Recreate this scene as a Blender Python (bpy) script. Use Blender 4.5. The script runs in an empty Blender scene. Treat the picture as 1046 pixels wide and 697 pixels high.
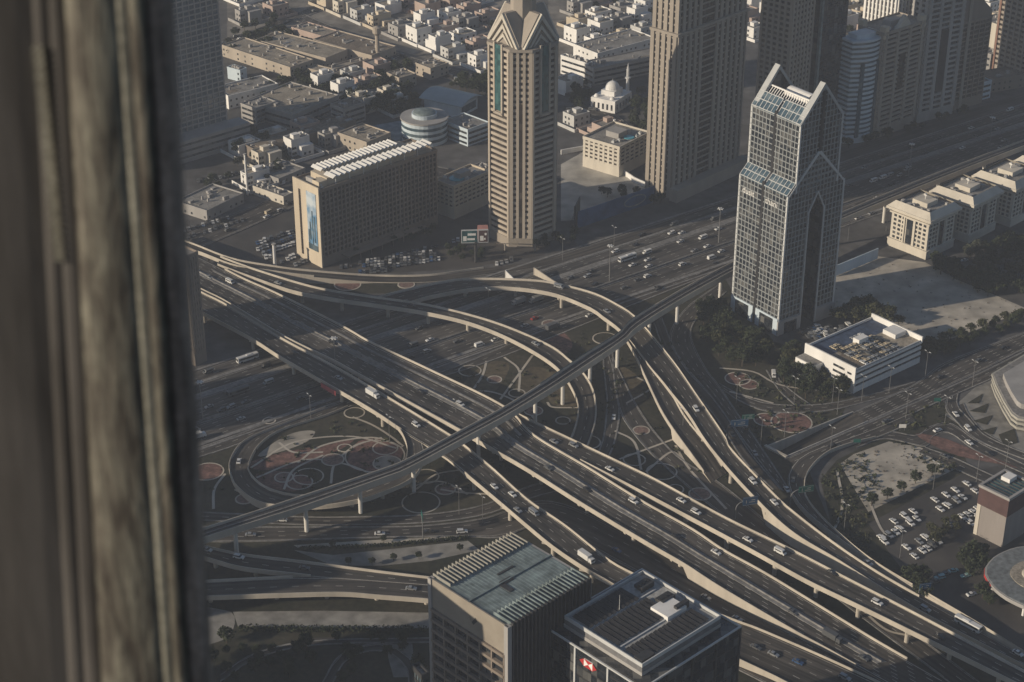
import bpy, math, random
from mathutils import Vector, Matrix, geometry
rnd = random.Random(11)
C = bpy.data.collections.new('city'); bpy.context.scene.collection.children.link(C)
sc = bpy.context.scene
# ------------------------------------------------------------------ survey: photo position -> place on a level plane
TH = math.radians(28.2); FOC = 1880.0; EYE = 452.0
ct_, st_ = math.cos(TH), math.sin(TH)
def G(x, y, z=0.0):
    u = (x-523)/FOC; v = (348.5-y)/FOC
    t = (z-EYE)/(-st_+v*ct_)
    return Vector((u*t, (ct_+v*st_)*t, z))
def PX(p):
    Z = p[2]-EYE; dep = p[1]*ct_-Z*st_
    return 523+FOC*p[0]/dep, 348.5-FOC*(p[1]*st_+Z*ct_)/dep
def height_at(b, ty):
    g = G(*b); lo, hi = 0.0, 440.0
    for _ in range(50):
        m = (lo+hi)/2
        if PX((g.x, g.y, m))[1] > ty: lo = m
        else: hi = m
    return lo
# highway coordinates: s along, o across (plus = away from the camera)
HA = math.radians(36.3); HB = G(195, 437)
def SO(s, o, z=0.0):
    return Vector((HB.x+s*math.cos(HA)-o*math.sin(HA), HB.y+s*math.sin(HA)+o*math.cos(HA), z))
# ------------------------------------------------------------------ materials
MATS = {}
def mat(name, col, rough=.8, var=.12, scale=.3, metal=0., spec=.3, streak=False, bump=0., col2=None, fine=0.):
    if name in MATS: return MATS[name]
    m = bpy.data.materials.new(name); m.use_nodes = True
    nt = m.node_tree; b = nt.nodes['Principled BSDF']
    b.inputs['Roughness'].default_value = rough; b.inputs['Metallic'].default_value = metal
    b.inputs['Specular IOR Level'].default_value = spec
    tc = nt.nodes.new('ShaderNodeTexCoord'); mp = nt.nodes.new('ShaderNodeMapping')
    geo = nt.nodes.new('ShaderNodeNewGeometry')
    nt.links.new(geo.outputs['Position'], mp.inputs['Vector'])
    mp.inputs['Scale'].default_value = (1, 1, .12) if streak else (1, 1, 1)
    n = nt.nodes.new('ShaderNodeTexNoise'); n.inputs['Scale'].default_value = scale
    n.inputs['Detail'].default_value = 5; n.inputs['Roughness'].default_value = .65
    nt.links.new(mp.outputs[0], n.inputs['Vector'])
    r = nt.nodes.new('ShaderNodeValToRGB')
    c2 = col2 or tuple(c*(1+var) for c in col)
    c1 = tuple(c*(1-var) for c in col)
    r.color_ramp.elements[0].position = .35; r.color_ramp.elements[1].position = .65
    r.color_ramp.elements[0].color = (*c1, 1); r.color_ramp.elements[1].color = (*c2, 1)
    nt.links.new(n.outputs['Fac'], r.inputs['Fac'])
    out = r.outputs['Color']
    if fine:
        n2 = nt.nodes.new('ShaderNodeTexNoise'); n2.inputs['Scale'].default_value = fine; n2.inputs['Detail'].default_value = 3
        nt.links.new(geo.outputs['Position'], n2.inputs['Vector'])
        mx = nt.nodes.new('ShaderNodeMix'); mx.data_type = 'RGBA'; mx.blend_type = 'MULTIPLY'; mx.inputs[0].default_value = .8
        r2 = nt.nodes.new('ShaderNodeValToRGB')
        r2.color_ramp.elements[0].position = .3; r2.color_ramp.elements[1].position = .7
        r2.color_ramp.elements[0].color = (.55, .55, .55, 1); r2.color_ramp.elements[1].color = (1.3, 1.3, 1.3, 1)
        nt.links.new(n2.outputs['Fac'], r2.inputs['Fac'])
        nt.links.new(out, mx.inputs[6]); nt.links.new(r2.outputs['Color'], mx.inputs[7]); out = mx.outputs[2]
    nt.links.new(out, b.inputs['Base Color'])
    if bump:
        bp = nt.nodes.new('ShaderNodeBump'); bp.inputs['Strength'].default_value = bump
        nt.links.new(n.outputs['Fac'], bp.inputs['Height']); nt.links.new(bp.outputs[0], b.inputs['Normal'])
    MATS[name] = m
    return m
def road_mat(name, col):
    # asphalt with wheel wear running along the lanes (uv: u across in metres, v along in metres), joints and patches
    m = bpy.data.materials.new(name); m.use_nodes = True; nt = m.node_tree; b = nt.nodes['Principled BSDF']
    b.inputs['Roughness'].default_value = .75; b.inputs['Specular IOR Level'].default_value = .35
    uv = nt.nodes.new('ShaderNodeUVMap'); mp = nt.nodes.new('ShaderNodeMapping'); mp.inputs['Scale'].default_value = (.55, .012, 1)
    nt.links.new(uv.outputs[0], mp.inputs[0])
    n = nt.nodes.new('ShaderNodeTexNoise'); n.inputs['Scale'].default_value = 1.0; n.inputs['Detail'].default_value = 4
    nt.links.new(mp.outputs[0], n.inputs['Vector'])
    geo = nt.nodes.new('ShaderNodeNewGeometry'); n2 = nt.nodes.new('ShaderNodeTexNoise'); n2.inputs['Scale'].default_value = .05; n2.inputs['Detail'].default_value = 6
    nt.links.new(geo.outputs['Position'], n2.inputs['Vector'])
    r = nt.nodes.new('ShaderNodeValToRGB'); r.color_ramp.elements[0].position = .35; r.color_ramp.elements[1].position = .68
    r.color_ramp.elements[0].color = (*[c*.5 for c in col], 1); r.color_ramp.elements[1].color = (*[c*1.75 for c in col], 1)
    nt.links.new(n.outputs['Fac'], r.inputs['Fac'])
    r2 = nt.nodes.new('ShaderNodeValToRGB'); r2.color_ramp.elements[0].position = .4; r2.color_ramp.elements[1].position = .6
    r2.color_ramp.elements[0].color = (.75, .75, .75, 1); r2.color_ramp.elements[1].color = (1.2, 1.18, 1.14, 1)
    nt.links.new(n2.outputs['Fac'], r2.inputs['Fac'])
    mx = nt.nodes.new('ShaderNodeMix'); mx.data_type = 'RGBA'; mx.blend_type = 'MULTIPLY'; mx.inputs[0].default_value = 1
    nt.links.new(r.outputs[0], mx.inputs[6]); nt.links.new(r2.outputs[0], mx.inputs[7]); nt.links.new(mx.outputs[2], b.inputs['Base Color'])
    MATS[name] = m; return m
asphalt = road_mat('asphalt', (.054, .049, .044))
asphalt_old = road_mat('asphalt_old', (.060, .056, .053))
conc = mat('concrete', (.45, .41, .35), .85, .16, .06, streak=True)
conc_d = mat('concrete_grey', (.20, .195, .19), .85, .2, .06, fine=.5)
paint = mat('road_paint', (.46, .44, .40), .6, .25, .5)
yellow = mat('yellow_paint', (.45, .33, .09), .6, .2, .5)
soil = mat('dusty_ground', (.09, .088, .088), .95, .35, .02, fine=.12)
lawn = mat('lawn', (.032, .036, .022), .95, .3, .03, col2=(.058, .052, .036), fine=.4)
lawn2 = mat('lawn_dry', (.095, .078, .05), .95, .3, .05, fine=.4)
sand = mat('sand', (.41, .375, .32), .95, .22, .025, fine=.09)
paving = mat('paving', (.24, .23, .21), .85, .2, .04, fine=.15)
redbed = mat('red_planting', (.17, .095, .08), .95, .35, .25, fine=.7)
tan = mat('tan_wall', (.40, .35, .29), .8, .12, .1, streak=True)
beige = mat('beige_wall', (.52, .45, .35), .8, .1, .1, streak=True)
brown = mat('brown_wall', (.21, .175, .145), .75, .14, .08, streak=True)
stone = mat('brown_stone', (.30, .265, .225), .7, .12, .08, streak=True)
white = mat('white_wall', (.72, .71, .69), .75, .1, .1, streak=True)
cream = mat('cream_wall', (.54, .50, .43), .8, .1, .1, streak=True)
grey = mat('grey_wall', (.33, .32, .31), .8, .12, .1, streak=True)
pink = mat('pinkish_wall', (.42, .33, .285), .8, .1, .1, streak=True)
bluewhite = mat('blue_white_wall', (.50, .58, .64), .6, .1, .1, streak=True)
greyblue = mat('grey_blue_metal', (.19, .235, .24), .6, .28, .12, metal=.1, fine=.35)
grid_m = mat('facade_grid', (.25, .265, .27), .5, .1, .2)
frame_m = mat('pale_metal_frame', (.52, .53, .53), .5, .08, .2, metal=.05)
glass = mat('dark_glass', (.022, .026, .032), .12, .4, .35, spec=.6)
glass_b = mat('blue_glass', (.05, .085, .11), .12, .3, .3, spec=.7)
glass_t = mat('teal_glass', (.03, .085, .09), .12, .3, .3, spec=.7)
glass_br = mat('bronze_glass', (.04, .032, .026), .15, .3, .3, spec=.6)
def panes(m, size, lite, share):
    # some panes with blinds drawn or a different tint, by window bay
    nt = m.node_tree; b = nt.nodes['Principled BSDF']; old = b.inputs['Base Color'].links[0].from_socket
    geo = nt.nodes.new('ShaderNodeNewGeometry'); sn = nt.nodes.new('ShaderNodeVectorMath'); sn.operation = 'SNAP'; sn.inputs[1].default_value = (size, size, size*1.3)
    nt.links.new(geo.outputs['Position'], sn.inputs[0]); wn = nt.nodes.new('ShaderNodeTexWhiteNoise'); nt.links.new(sn.outputs[0], wn.inputs['Vector'])
    r = nt.nodes.new('ShaderNodeValToRGB'); r.color_ramp.elements[0].position = 1-share; r.color_ramp.elements[1].position = 1.; r.color_ramp.elements[0].color = (0, 0, 0, 1); r.color_ramp.elements[1].color = (1, 1, 1, 1)
    nt.links.new(wn.outputs['Value'], r.inputs[0]); mx = nt.nodes.new('ShaderNodeMix'); mx.data_type = 'RGBA'; nt.links.new(r.outputs[0], mx.inputs[0]); nt.links.new(old, mx.inputs[6]); mx.inputs[7].default_value = (*lite, 1)
    nt.links.new(mx.outputs[2], b.inputs['Base Color'])
panes(glass, 2.7, (.13, .13, .125), .4); panes(glass_br, 2.9, (.10, .085, .07), .25); panes(glass_b, 3.2, (.13, .17, .19), .4); panes(glass_t, 2.5, (.06, .15, .15), .5)
roofgrey = mat('roof_grey', (.25, .24, .225), .9, .25, .12, fine=.9)
rooftan = mat('roof_tan', (.30, .265, .215), .9, .25, .12, fine=.9)
roofbrown = mat('roof_brown', (.20, .165, .13), .9, .25, .1, fine=.8)
roofblue = mat('blue_roof', (.05, .075, .13), .7, .25, .15, fine=.8)
louver = mat('white_louver', (.74, .73, .70), .6, .05, .3)
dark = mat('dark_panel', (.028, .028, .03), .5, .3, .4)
dmetal = mat('dark_metal', (.06, .06, .062), .5, .2, .3, metal=.3)
pole_m = mat('galvanised_pole', (.22, .22, .22), .5, .1, .5, metal=.3)
signblue = mat('sign_blue', (.02, .075, .16), .5, .1, .3)
signgreen = mat('sign_green', (.015, .11, .09), .5, .1, .3)
pool = mat('pool_water', (.08, .33, .42), .1, .1, .5, spec=.6)
red = mat('red_paint', (.45, .04, .04), .5, .1, .4)
redbrown = mat('red_brown_panel', (.085, .048, .046), .7, .15, .3)
leafs = [mat('leaves_%s' % k, c, .9, .4, .35) for k, c in (('dark', (.035, .045, .022)), ('olive', (.055, .058, .027)), ('grey', (.05, .056, .038)))]
bark = mat('bark', (.07, .055, .04), .95, .2, 1)
# ------------------------------------------------------------------ object helpers
LABELS = []                                   # (object, kind phrase, place phrase, photo x)
def tag(o, label=None, cat=None, group=None, kind=None):
    if label: o['label'] = label
    if cat: o['category'] = cat
    if group: o['group'] = group
    if kind: o['kind'] = kind
    return o
def later(o, phrase, place, cat, group=None):
    o['category'] = cat
    if group: o['group'] = group
    LABELS.append((o, phrase, place))
def thing(name, label, cat, loc=(0, 0, 0), rot=0., group=None):
    o = bpy.data.objects.new(name, None); C.objects.link(o); o.empty_display_size = .5
    o.location = loc; o.rotation_euler = (0, 0, rot)
    return tag(o, label, cat, group)
class MB:
    def __init__(s): s.v = []; s.f = []; s.m = []; s.uv = {}
    def poly(s, pts, m=0, uv=None):
        i = len(s.v); s.v += [tuple(p) for p in pts]; s.f.append(tuple(range(i, i+len(pts)))); s.m.append(m)
        if uv: s.uv[len(s.f)-1] = uv
    def box(s, x0, x1, y0, y1, z0, z1, m=0, mtop=None):
        i = len(s.v)
        s.v += [(x0, y0, z0), (x1, y0, z0), (x1, y1, z0), (x0, y1, z0), (x0, y0, z1), (x1, y0, z1), (x1, y1, z1), (x0, y1, z1)]
        for k, f in enumerate([(0, 3, 2, 1), (4, 5, 6, 7), (0, 1, 5, 4), (1, 2, 6, 5), (2, 3, 7, 6), (3, 0, 4, 7)]):
            s.f.append(tuple(i+j for j in f)); s.m.append(mtop if (k == 1 and mtop is not None) else m)
    def obox(s, c, a, lx, ly, z0, z1, m=0, mtop=None):     # box turned by a about its centre c
        i = len(s.v); ca, sa = math.cos(a), math.sin(a)
        for z in (z0, z1):
            for dx, dy in ((-1, -1), (1, -1), (1, 1), (-1, 1)):
                x, y = dx*lx/2, dy*ly/2
                s.v.append((c[0]+x*ca-y*sa, c[1]+x*sa+y*ca, z))
        for k, f in enumerate([(0, 3, 2, 1), (4, 5, 6, 7), (0, 1, 5, 4), (1, 2, 6, 5), (2, 3, 7, 6), (3, 0, 4, 7)]):
            s.f.append(tuple(i+j for j in f)); s.m.append(mtop if (k == 1 and mtop is not None) else m)
    def prism(s, pts, z0, z1, m=0, mtop=None, cap0=True):
        i = len(s.v); n = len(pts)
        s.v += [(p[0], p[1], z0) for p in pts]+[(p[0], p[1], z1) for p in pts]
        for k in range(n):
            j = (k+1) % n; s.f.append((i+k, i+j, i+n+j, i+n+k)); s.m.append(m)
        s.f.append(tuple(i+n+k for k in range(n))); s.m.append(m if mtop is None else mtop)
        if cap0: s.f.append(tuple(i+k for k in reversed(range(n)))); s.m.append(m)
    def ext(s, prof, y0, y1, m=0):                          # profile in x-z pulled along y
        i = len(s.v); n = len(prof)
        s.v += [(p[0], y0, p[1]) for p in prof]+[(p[0], y1, p[1]) for p in prof]
        for k in range(n):
            j = (k+1) % n; s.f.append((i+k, i+j, i+n+j, i+n+k)); s.m.append(m)
        s.f.append(tuple(i+k for k in range(n))); s.m.append(m); s.f.append(tuple(i+n+k for k in reversed(range(n)))); s.m.append(m)
    def tube(s, p0, p1, r0, r1=None, n=6, m=0):
        p0 = Vector(p0); p1 = Vector(p1); r1 = r0 if r1 is None else r1
        d = (p1-p0).normalized(); a = d.orthogonal().normalized(); b = d.cross(a); i = len(s.v)
        for p, r in ((p0, r0), (p1, r1)):
            for k in range(n):
                t = 2*math.pi*k/n; s.v.append(tuple(p+(a*math.cos(t)+b*math.sin(t))*r))
        for k in range(n):
            j = (k+1) % n; s.f.append((i+k, i+j, i+n+j, i+n+k)); s.m.append(m)
        s.f.append(tuple(i+n+k for k in range(n))); s.m.append(m); s.f.append(tuple(i+k for k in reversed(range(n)))); s.m.append(m)
    def dome(s, c, r, h, n=16, k=6, m=0):
        rings = []
        for j in range(k+1):
            t = math.pi/2*j/k; rr = r*math.cos(t); z = c[2]+h*math.sin(t); i = len(s.v)
            s.v += [(c[0]+rr*math.cos(2*math.pi*q/n), c[1]+rr*math.sin(2*math.pi*q/n), z) for q in range(n)]; rings.append(i)
        for j in range(k):
            for q in range(n):
                p = (q+1) % n; s.f.append((rings[j]+q, rings[j]+p, rings[j+1]+p, rings[j+1]+q)); s.m.append(m)
    def mesh(s, name, mats):
        me = bpy.data.meshes.new(name); me.from_pydata(s.v, [], s.f)
        for m in (mats if isinstance(mats, (list, tuple)) else [mats]): me.materials.append(m)
        me.polygons.foreach_set('material_index', s.m)
        if s.uv:
            l = me.uv_layers.new(name='UVMap')
            for fi, uvs in s.uv.items():
                for k, li in enumerate(me.polygons[fi].loop_indices): l.data[li].uv = uvs[k]
        me.update(); return me
    def build(s, name, mats, parent=None):
        o = bpy.data.objects.new(name, s.mesh(name, mats)); C.objects.link(o)
        if parent: o.parent = parent
        return o
def cp(o, parent=None, loc=None, rot=None):
    c = o.copy(); C.objects.link(c)
    if parent is not None: c.parent = parent
    if loc is not None: c.location = loc
    if rot is not None: c.rotation_euler = (0, 0, rot)
    return c
def cptree(root, loc, rot=0., scale=None):
    c = root.copy(); C.objects.link(c); c.location = loc; c.rotation_euler = (0, 0, rot)
    if scale: c.scale = scale
    for ch in root.children:
        d = cp(ch, c)
        for g in ch.children: cp(g, d)
    return c
def struct(name, mb, mats):
    return tag(mb.build(name, mats), kind='structure')
# ------------------------------------------------------------------ curves
def smooth(pts, n, closed=False):
    P = [Vector(p) for p in pts]; out = []
    def at(i):
        if closed: return P[i % len(P)]
        if i < 0: return P[0]*2-P[1]
        if i >= len(P): return P[-1]*2-P[-2]
        return P[i]
    segs = len(P) if closed else len(P)-1
    for i in range(segs):
        p0, p1, p2, p3 = at(i-1), at(i), at(i+1), at(i+2)
        for k in range(12):
            t = k/12
            out.append(.5*((2*p1)+(p2-p0)*t+(2*p0-5*p1+4*p2-p3)*t*t+(3*p1-p0-3*p2+p3)*t**3))
    if not closed: out.append(P[-1])
    if closed: out.append(P[0].copy())
    L = [0.]
    for a, b in zip(out, out[1:]): L.append(L[-1]+(b-a).length)
    res = []; j = 0
    for i in range(n+1):
        d = L[-1]*i/n
        while j < len(L)-2 and L[j+1] < d: j += 1
        f = (d-L[j])/max(1e-9, L[j+1]-L[j]); res.append(out[j].lerp(out[j+1], f))
    return res
def lin(tz, t):
    for (t0, z0), (t1, z1) in zip(tz, tz[1:]):
        if t <= t1: return z0+(z1-z0)*(t-t0)/max(1e-9, t1-t0)
    return tz[-1][1]
def G2(p, z): return G(p[0], p[1], z)
ROADS = {}                                    # name -> centre line in the place (for cars)
def strip(mb, A, B, m=0, flip=False):
    w0 = v0 = 0
    for i in range(len(A)-1):
        L = ((A[i+1]+B[i+1])/2-(A[i]+B[i])/2).length; w = (A[i]-B[i]).length; w1 = (A[i+1]-B[i+1]).length
        mb.poly([A[i], B[i], B[i+1], A[i+1]], m, [(0, v0), (w, v0), (w1, v0+L), (0, v0+L)]); v0 += L
def sweep(mb, line, nrm, prof, m=0, solid0=None):
    # prof: list of (offset along nrm, dz); closed section swept along the line
    k = len(prof); i0 = len(mb.v)
    for p, n in zip(line, nrm):
        for o, dz in prof: mb.v.append((p.x+n.x*o, p.y+n.y*o, (p.z+dz) if dz is not None else 0.))
    for i in range(len(line)-1):
        for j in range(k):
            q = (j+1) % k; a = i0+i*k
            mb.f.append((a+j, a+q, a+k+q, a+k+j)); mb.m.append(m)
    mb.f.append(tuple(i0+j for j in range(k))); mb.m.append(m)
    a = i0+(len(line)-1)*k; mb.f.append(tuple(a+j for j in reversed(range(k)))); mb.m.append(m)
def dashes(mb, A, B, f, z, dash=3., gap=6., w=.22, m=0, solid=False):
    C_ = [a.lerp(b, f) for a, b in zip(A, B)]
    L = [0.]
    for a, b in zip(C_, C_[1:]): L.append(L[-1]+(b-a).length)
    def at(d):
        j = 0
        while j < len(L)-2 and L[j+1] < d: j += 1
        g = (d-L[j])/max(1e-9, L[j+1]-L[j]); return C_[j].lerp(C_[j+1], g), (C_[j+1]-C_[j]).normalized()
    d = 2.
    step = 8. if solid else dash+gap; ln = 8. if solid else dash
    while d+ln < L[-1]:
        p, t = at(d); q, t2 = at(d+ln); n = Vector((-t.y, t.x, 0))*w/2; n2 = Vector((-t2.y, t2.x, 0))*w/2; h = Vector((0, 0, z))
        mb.poly([p-n+h, p+n+h, q+n2+h, q-n2+h], m); d += step
def deck(name, label, cat, A, B, zs, n=48, thick=1.25, par=((0, 1), (0, 1)), piers=(), lanes=2, group=None, solid=None, key=None, asp=None, pier_w=3.2, ph=1.05, seps=(), pier_x=None, pier_m=None):
    """a raised road: slab, two parapets, piers, painted lanes, each a part"""
    a = smooth(A, n); b = smooth(B, n)
    zz = [lin(zs, i/n) for i in range(n+1)]
    WA = [G(p[0], p[1], z+.6) - Vector((0, 0, .6)) for p, z in zip(a, zz)]; WB = [G(p[0], p[1], z+.6)-Vector((0, 0, .6)) for p, z in zip(b, zz)]
    mid = (WA[n//2]+WB[n//2])/2
    root = thing(name, label, cat, (mid.x, mid.y, 0), 0, group)
    off = Vector((mid.x, mid.y, 0)); WA = [p-off for p in WA]; WB = [p-off for p in WB]
    ROADS[key or name] = ([(p+q)/2+off for p, q in zip(WA, WB)], WA and [(p+off) for p in WA], [(p+off) for p in WB])
    mb = MB(); strip(mb, WA, WB, 0)
    def bottom(i):
        t = i/n
        if solid and solid[0] <= t <= solid[1]: return -.5
        return max(-.5, zz[i]-thick) 
    for W, o in ((WA, 1), (WB, -1)):
        for i in range(n):
            p, q = W[i], W[i+1]
            mb.poly([p, q, (q.x, q.y, bottom(i+1)), (p.x, p.y, bottom(i))], 1)
    for i in range(n):
        mb.poly([(WA[i].x, WA[i].y, bottom(i)), (WA[i+1].x, WA[i+1].y, bottom(i+1)), (WB[i+1].x, WB[i+1].y, bottom(i+1)), (WB[i].x, WB[i].y, bottom(i))], 1)
    for i in (0, n):
        mb.poly([WA[i], WB[i], (WB[i].x, WB[i].y, bottom(i)), (WA[i].x, WA[i].y, bottom(i))], 1)
    mb.build('road_deck', [asp or asphalt, conc], root)
    for side, W, O in ((0, WA, WB), (1, WB, WA)):
        rg = par[side]
        if not rg: continue
        i0, i1 = int(rg[0]*n), max(int(rg[0]*n)+1, int(round(rg[1]*n)))
        nr = []
        for p, q in zip(W, O):
            d = (q-p); d.z = 0; nr.append(d.normalized())
        m2 = MB(); sweep(m2, W[i0:i1+1], nr[i0:i1+1], [(-.06, -.25), (-.06, ph), (.28, ph), (.45, .03)])
        m2.build('parapet', conc, root)
    if pier_x:
        piers = [min(range(n+1), key=lambda k: abs((a[k][0]+b[k][0])/2-x))/n for x in pier_x]
    for t in piers:
        i = int(round(t*n)); c = (WA[i]+WB[i])/2; w = (WA[i]-WB[i]).length
        if zz[i]-thick < 1.2: continue
        ang = math.atan2(WB[i].y-WA[i].y, WB[i].x-WA[i].x); m3 = MB(); zt = zz[i]-thick
        k = 1 if w < 13 else 2
        hw_ = min(w*.96, w-1)*(.6 if w < 13 else 1); m3.obox((c.x, c.y), ang, hw_, 1.6, zt-1.0, zt-.003)
        for j in range(k):
            f = .5 if k == 1 else (.25+.5*j); p = WA[i].lerp(WB[i], f)
            m3.tube((p.x, p.y, -.3), (p.x, p.y, zt-1.002), .95, .95, 10)
        m3.build('pier', pier_m or conc, root)
    if lanes > 1:
        m4 = MB()
        for j in range(1, lanes): dashes(m4, WA, WB, j/lanes, .006)
        for f in (.055, .945): dashes(m4, WA, WB, f, .006, w=.26, solid=True)
        m4.build('lane_marking', paint, root)
    for (f, wid, t0, t1, hh) in seps:
        i0, i1 = int(t0*n), int(t1*n); line = [WA[i].lerp(WB[i], f) for i in range(i0, i1+1)]; nr = [(WB[i]-WA[i]).normalized() for i in range(i0, i1+1)]
        m5 = MB(); sweep(m5, line, nr, [(-wid/2, .008), (-wid/2, .25), (-.3, .27), (-.2, hh), (.2, hh), (.3, .27), (wid/2, .25), (wid/2, .008)]); m5.build('median_barrier', conc_d, root)
    return root
ZL = [.10]
def ground_road(name, A, B, n=40, lanes=2, kerb=(True, True), asp=None, z=None, key=None, marks=True):
    a = smooth(A, n); b = smooth(B, n)
    if z is None: ZL[0] += .012; z = ZL[0]
    WA = [G2(p, z) for p in a]; WB = [G2(p, z) for p in b]
    ROADS[key or name] = ([(p+q)/2 for p, q in zip(WA, WB)], WA, WB)
    mb = MB(); strip(mb, WA, WB, 0)
    for side, W, O in ((0, WA, WB), (1, WB, WA)):
        if not kerb[side]: continue
        nr = []
        for p, q in zip(W, O): d = q-p; d.z = 0; nr.append(d.normalized())
        sweep(mb, W, nr, [(-.35, -z), (-.35, .14), (.25, .14), (.25, -.02)], 1)
    if marks:
        for j in range(1, lanes): dashes(mb, WA, WB, j/lanes, .006, m=2)
        for f in (.06, .94): dashes(mb, WA, WB, f, .006, w=.15, m=2, solid=True)
    return struct(name, mb, [asp or asphalt, conc_d, paint])
def sheet(name, pts, z, m, n=0, kind='structure', closed=True):
    P = [G(p[0], p[1], z) for p in (smooth([(q[0], q[1]) for q in pts], n, True)[:-1] if n else [Vector(q) for q in pts])]
    mb = MB(); tri = geometry.tessellate_polygon([P]); mb.v = [tuple(p) for p in P]; mb.f = [tuple(t) for t in tri]; mb.m = [0]*len(tri)
    return tag(mb.build(name, m), kind=kind)
# ------------------------------------------------------------------ ground
TR = [G(783, 457), G(872, 421.5), G(886, 430.5), G(802, 467)]
def ground():
    R_ = 16000
    outer = [Vector((R_*math.cos(2*math.pi*k/24), 1000+R_*math.sin(2*math.pi*k/24), 0)) for k in range(24)]
    hole = [Vector((p.x, p.y, 0)) for p in TR]
    tri = geometry.tessellate_polygon([outer, hole]); mb = MB(); mb.v = [tuple(p) for p in outer+hole]; mb.f = [tuple(t) for t in tri]; mb.m = [0]*len(tri)
    struct('ground', mb, soil)
ground()
def trench():
    a, b, c, d = TR; lo = -6.2
    mb = MB()
    da, dd = Vector((a.x, a.y, lo)), Vector((d.x, d.y, lo))
    L = (b-a).length; w = (a-d).length
    mb.poly([da, dd, c+Vector((0, 0, -.02)), b+Vector((0, 0, -.02))], 0, [(0, 0), (w, 0), (w, L), (0, L)])
    struct('underpass_road', mb, [asphalt])
    t = thing('underpass_wall', 'sunken concrete walls of the underpass ramp beside the pair of red ring beds', 'retaining wall', a)
    m2 = MB(); A = Vector((0, 0, 0)); n = (c-b); n.z = 0; n.normalize()
    def wall(p, q, side):
        p = p-a; q = q-a; s_ = side*.5
        m2.poly([p+Vector((0, 0, lo)), q+Vector((0, 0, lo)), q+Vector((0, 0, .5)), p+Vector((0, 0, .5))])
        o = -n*.6*side
        m2.poly([p+Vector((0, 0, .5)), q+Vector((0, 0, .5)), q+o+Vector((0, 0, .5)), p+o+Vector((0, 0, .5))])
        m2.poly([p+o+Vector((0, 0, .5)), q+o+Vector((0, 0, .5)), q+o, p+o])
    wall(a, b, 1); wall(d, c, -1)
    m2.build('side_wall', mat('retaining_concrete', (.36, .35, .33), .85, .25, .12, streak=True), t)
    m3 = MB(); dv = (d-a); ang = math.atan2(dv.y, dv.x); mid = dv/2
    m3.obox((mid.x, mid.y), ang, dv.length+2, 1.6, -1.2, .9); m3.build('portal_beam', conc, t)
    m4 = MB(); m4.obox((mid.x-.5, mid.y+.3), ang, dv.length, .2, -6.2, -1.25); m4.build('portal_dark_panel', dark, t)  # dark panel stands in for the shade inside the underpass mouth
trench()
sheet('lawn', [(205, 456), (330, 418), (452, 385), (540, 348), (647, 305), (735, 275), (770, 335), (870, 404), (860, 424), (782, 457.5), (802, 468.5), (826, 480), (850, 540), (940, 605), (1046, 668), (1060, 760), (180, 760), (190, 600)], .03, lawn)
sheet('lawn', [(866, 448), (962, 409), (986, 433), (938, 447), (905, 443)], .03, lawn)
sheet('lawn', [(838, 490), (855, 470), (900, 447), (985, 465), (990, 480), (890, 535), (905, 560), (935, 600), (1000, 642), (960, 627), (890, 574), (850, 540)], .034, lawn)
sheet('lawn', [(745, 335), (800, 352), (872, 405), (850, 420), (790, 428), (740, 400), (705, 360), (715, 330)], .05, lawn)
sheet('lawn', [(262, 284), (330, 284), (440, 284), (400, 300), (340, 300)], .03, lawn)
sheet('sandy_lot', [(858, 474), (872, 464), (908, 451), (940, 457), (983, 476), (962, 486), (940, 497), (887, 523), (876, 505)], .05, sand)
sheet('sandy_lot', [(852, 345), (852, 282), (897, 262), (945, 268), (978, 286), (1020, 303), (1050, 316), (1000, 336), (955, 352), (925, 336), (880, 332)], .05, sand)
sheet('car_park', [(887, 535), (985, 484), (1060, 466), (1070, 700), (1000, 644), (935, 600), (905, 560)], .06, asphalt_old)
sheet('car_park', [(170, 258), (300, 208), (450, 216), (560, 247), (556, 261), (470, 275), (380, 280), (280, 270)], .04, asphalt_old)
sheet('car_park', [(800, 332), (872, 318), (885, 330), (850, 352), (818, 356)], .055, asphalt_old)
sheet('paved_plaza', [(573, 168), (600, 153), (645, 183), (668, 197), (600, 224), (573, 226)], .05, mat('pale_paving', (.42, .40, .36), .85, .12, .03, fine=.08))
sheet('paved_plaza', [(965, 424), (1000, 392), (1060, 360), (1060, 470), (1030, 462), (1000, 448)], .045, paving)
sheet('paved_band', [(300, 562), (340, 567), (400, 561), (478, 552.5), (490, 562), (440, 573), (390, 578), (340, 578)], .07, paving)
sheet('paved_band', [(300, 557), (395, 551), (470, 548), (470, 551), (395, 556), (305, 560)], .06, sand)
sheet('paved_band', [(238, 625), (330, 624), (440, 626), (440, 642), (330, 641), (243, 640)], .07, paving)
sheet('paved_disc', [(190, 622), (232, 624), (240, 632), (236, 647), (222, 656), (190, 660)], .08, paving, 24)
sheet('paved_plaza', [(392, 656), (421, 654), (424, 692), (402, 692)], .062, paving)
sheet('paved_plaza', [(318, 652), (345, 651), (350, 658), (322, 660)], .062, asphalt_old)
for k, q in enumerate([[(988, 412), (1004, 402), (1000, 412)], [(990, 420), (1010, 412), (1006, 422)], [(994, 430), (1014, 424), (1008, 434)], [(1002, 440), (1018, 436), (1014, 444)], [(1020, 444), (1036, 438), (1040, 452), (1026, 456)]]): sheet('planting_bed', q, .3, lawn, kind='stuff')
ground_road('plaza_lane', [(984, 412), (990, 424), (1004, 440), (1024, 452)], [(979, 414), (984, 426), (1000, 444), (1020, 456)], lanes=1, kerb=(True, True), marks=False)
sheet('park_ground', [(190, 648), (440, 649), (440, 760), (150, 760)], .045, lawn)
sheet('yard', [(372, 130), (428, 120), (428, 152), (398, 152)], .06, mat('blue_grey_paving', (.17, .22, .26), .8, .15, .05, fine=.2))
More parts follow.
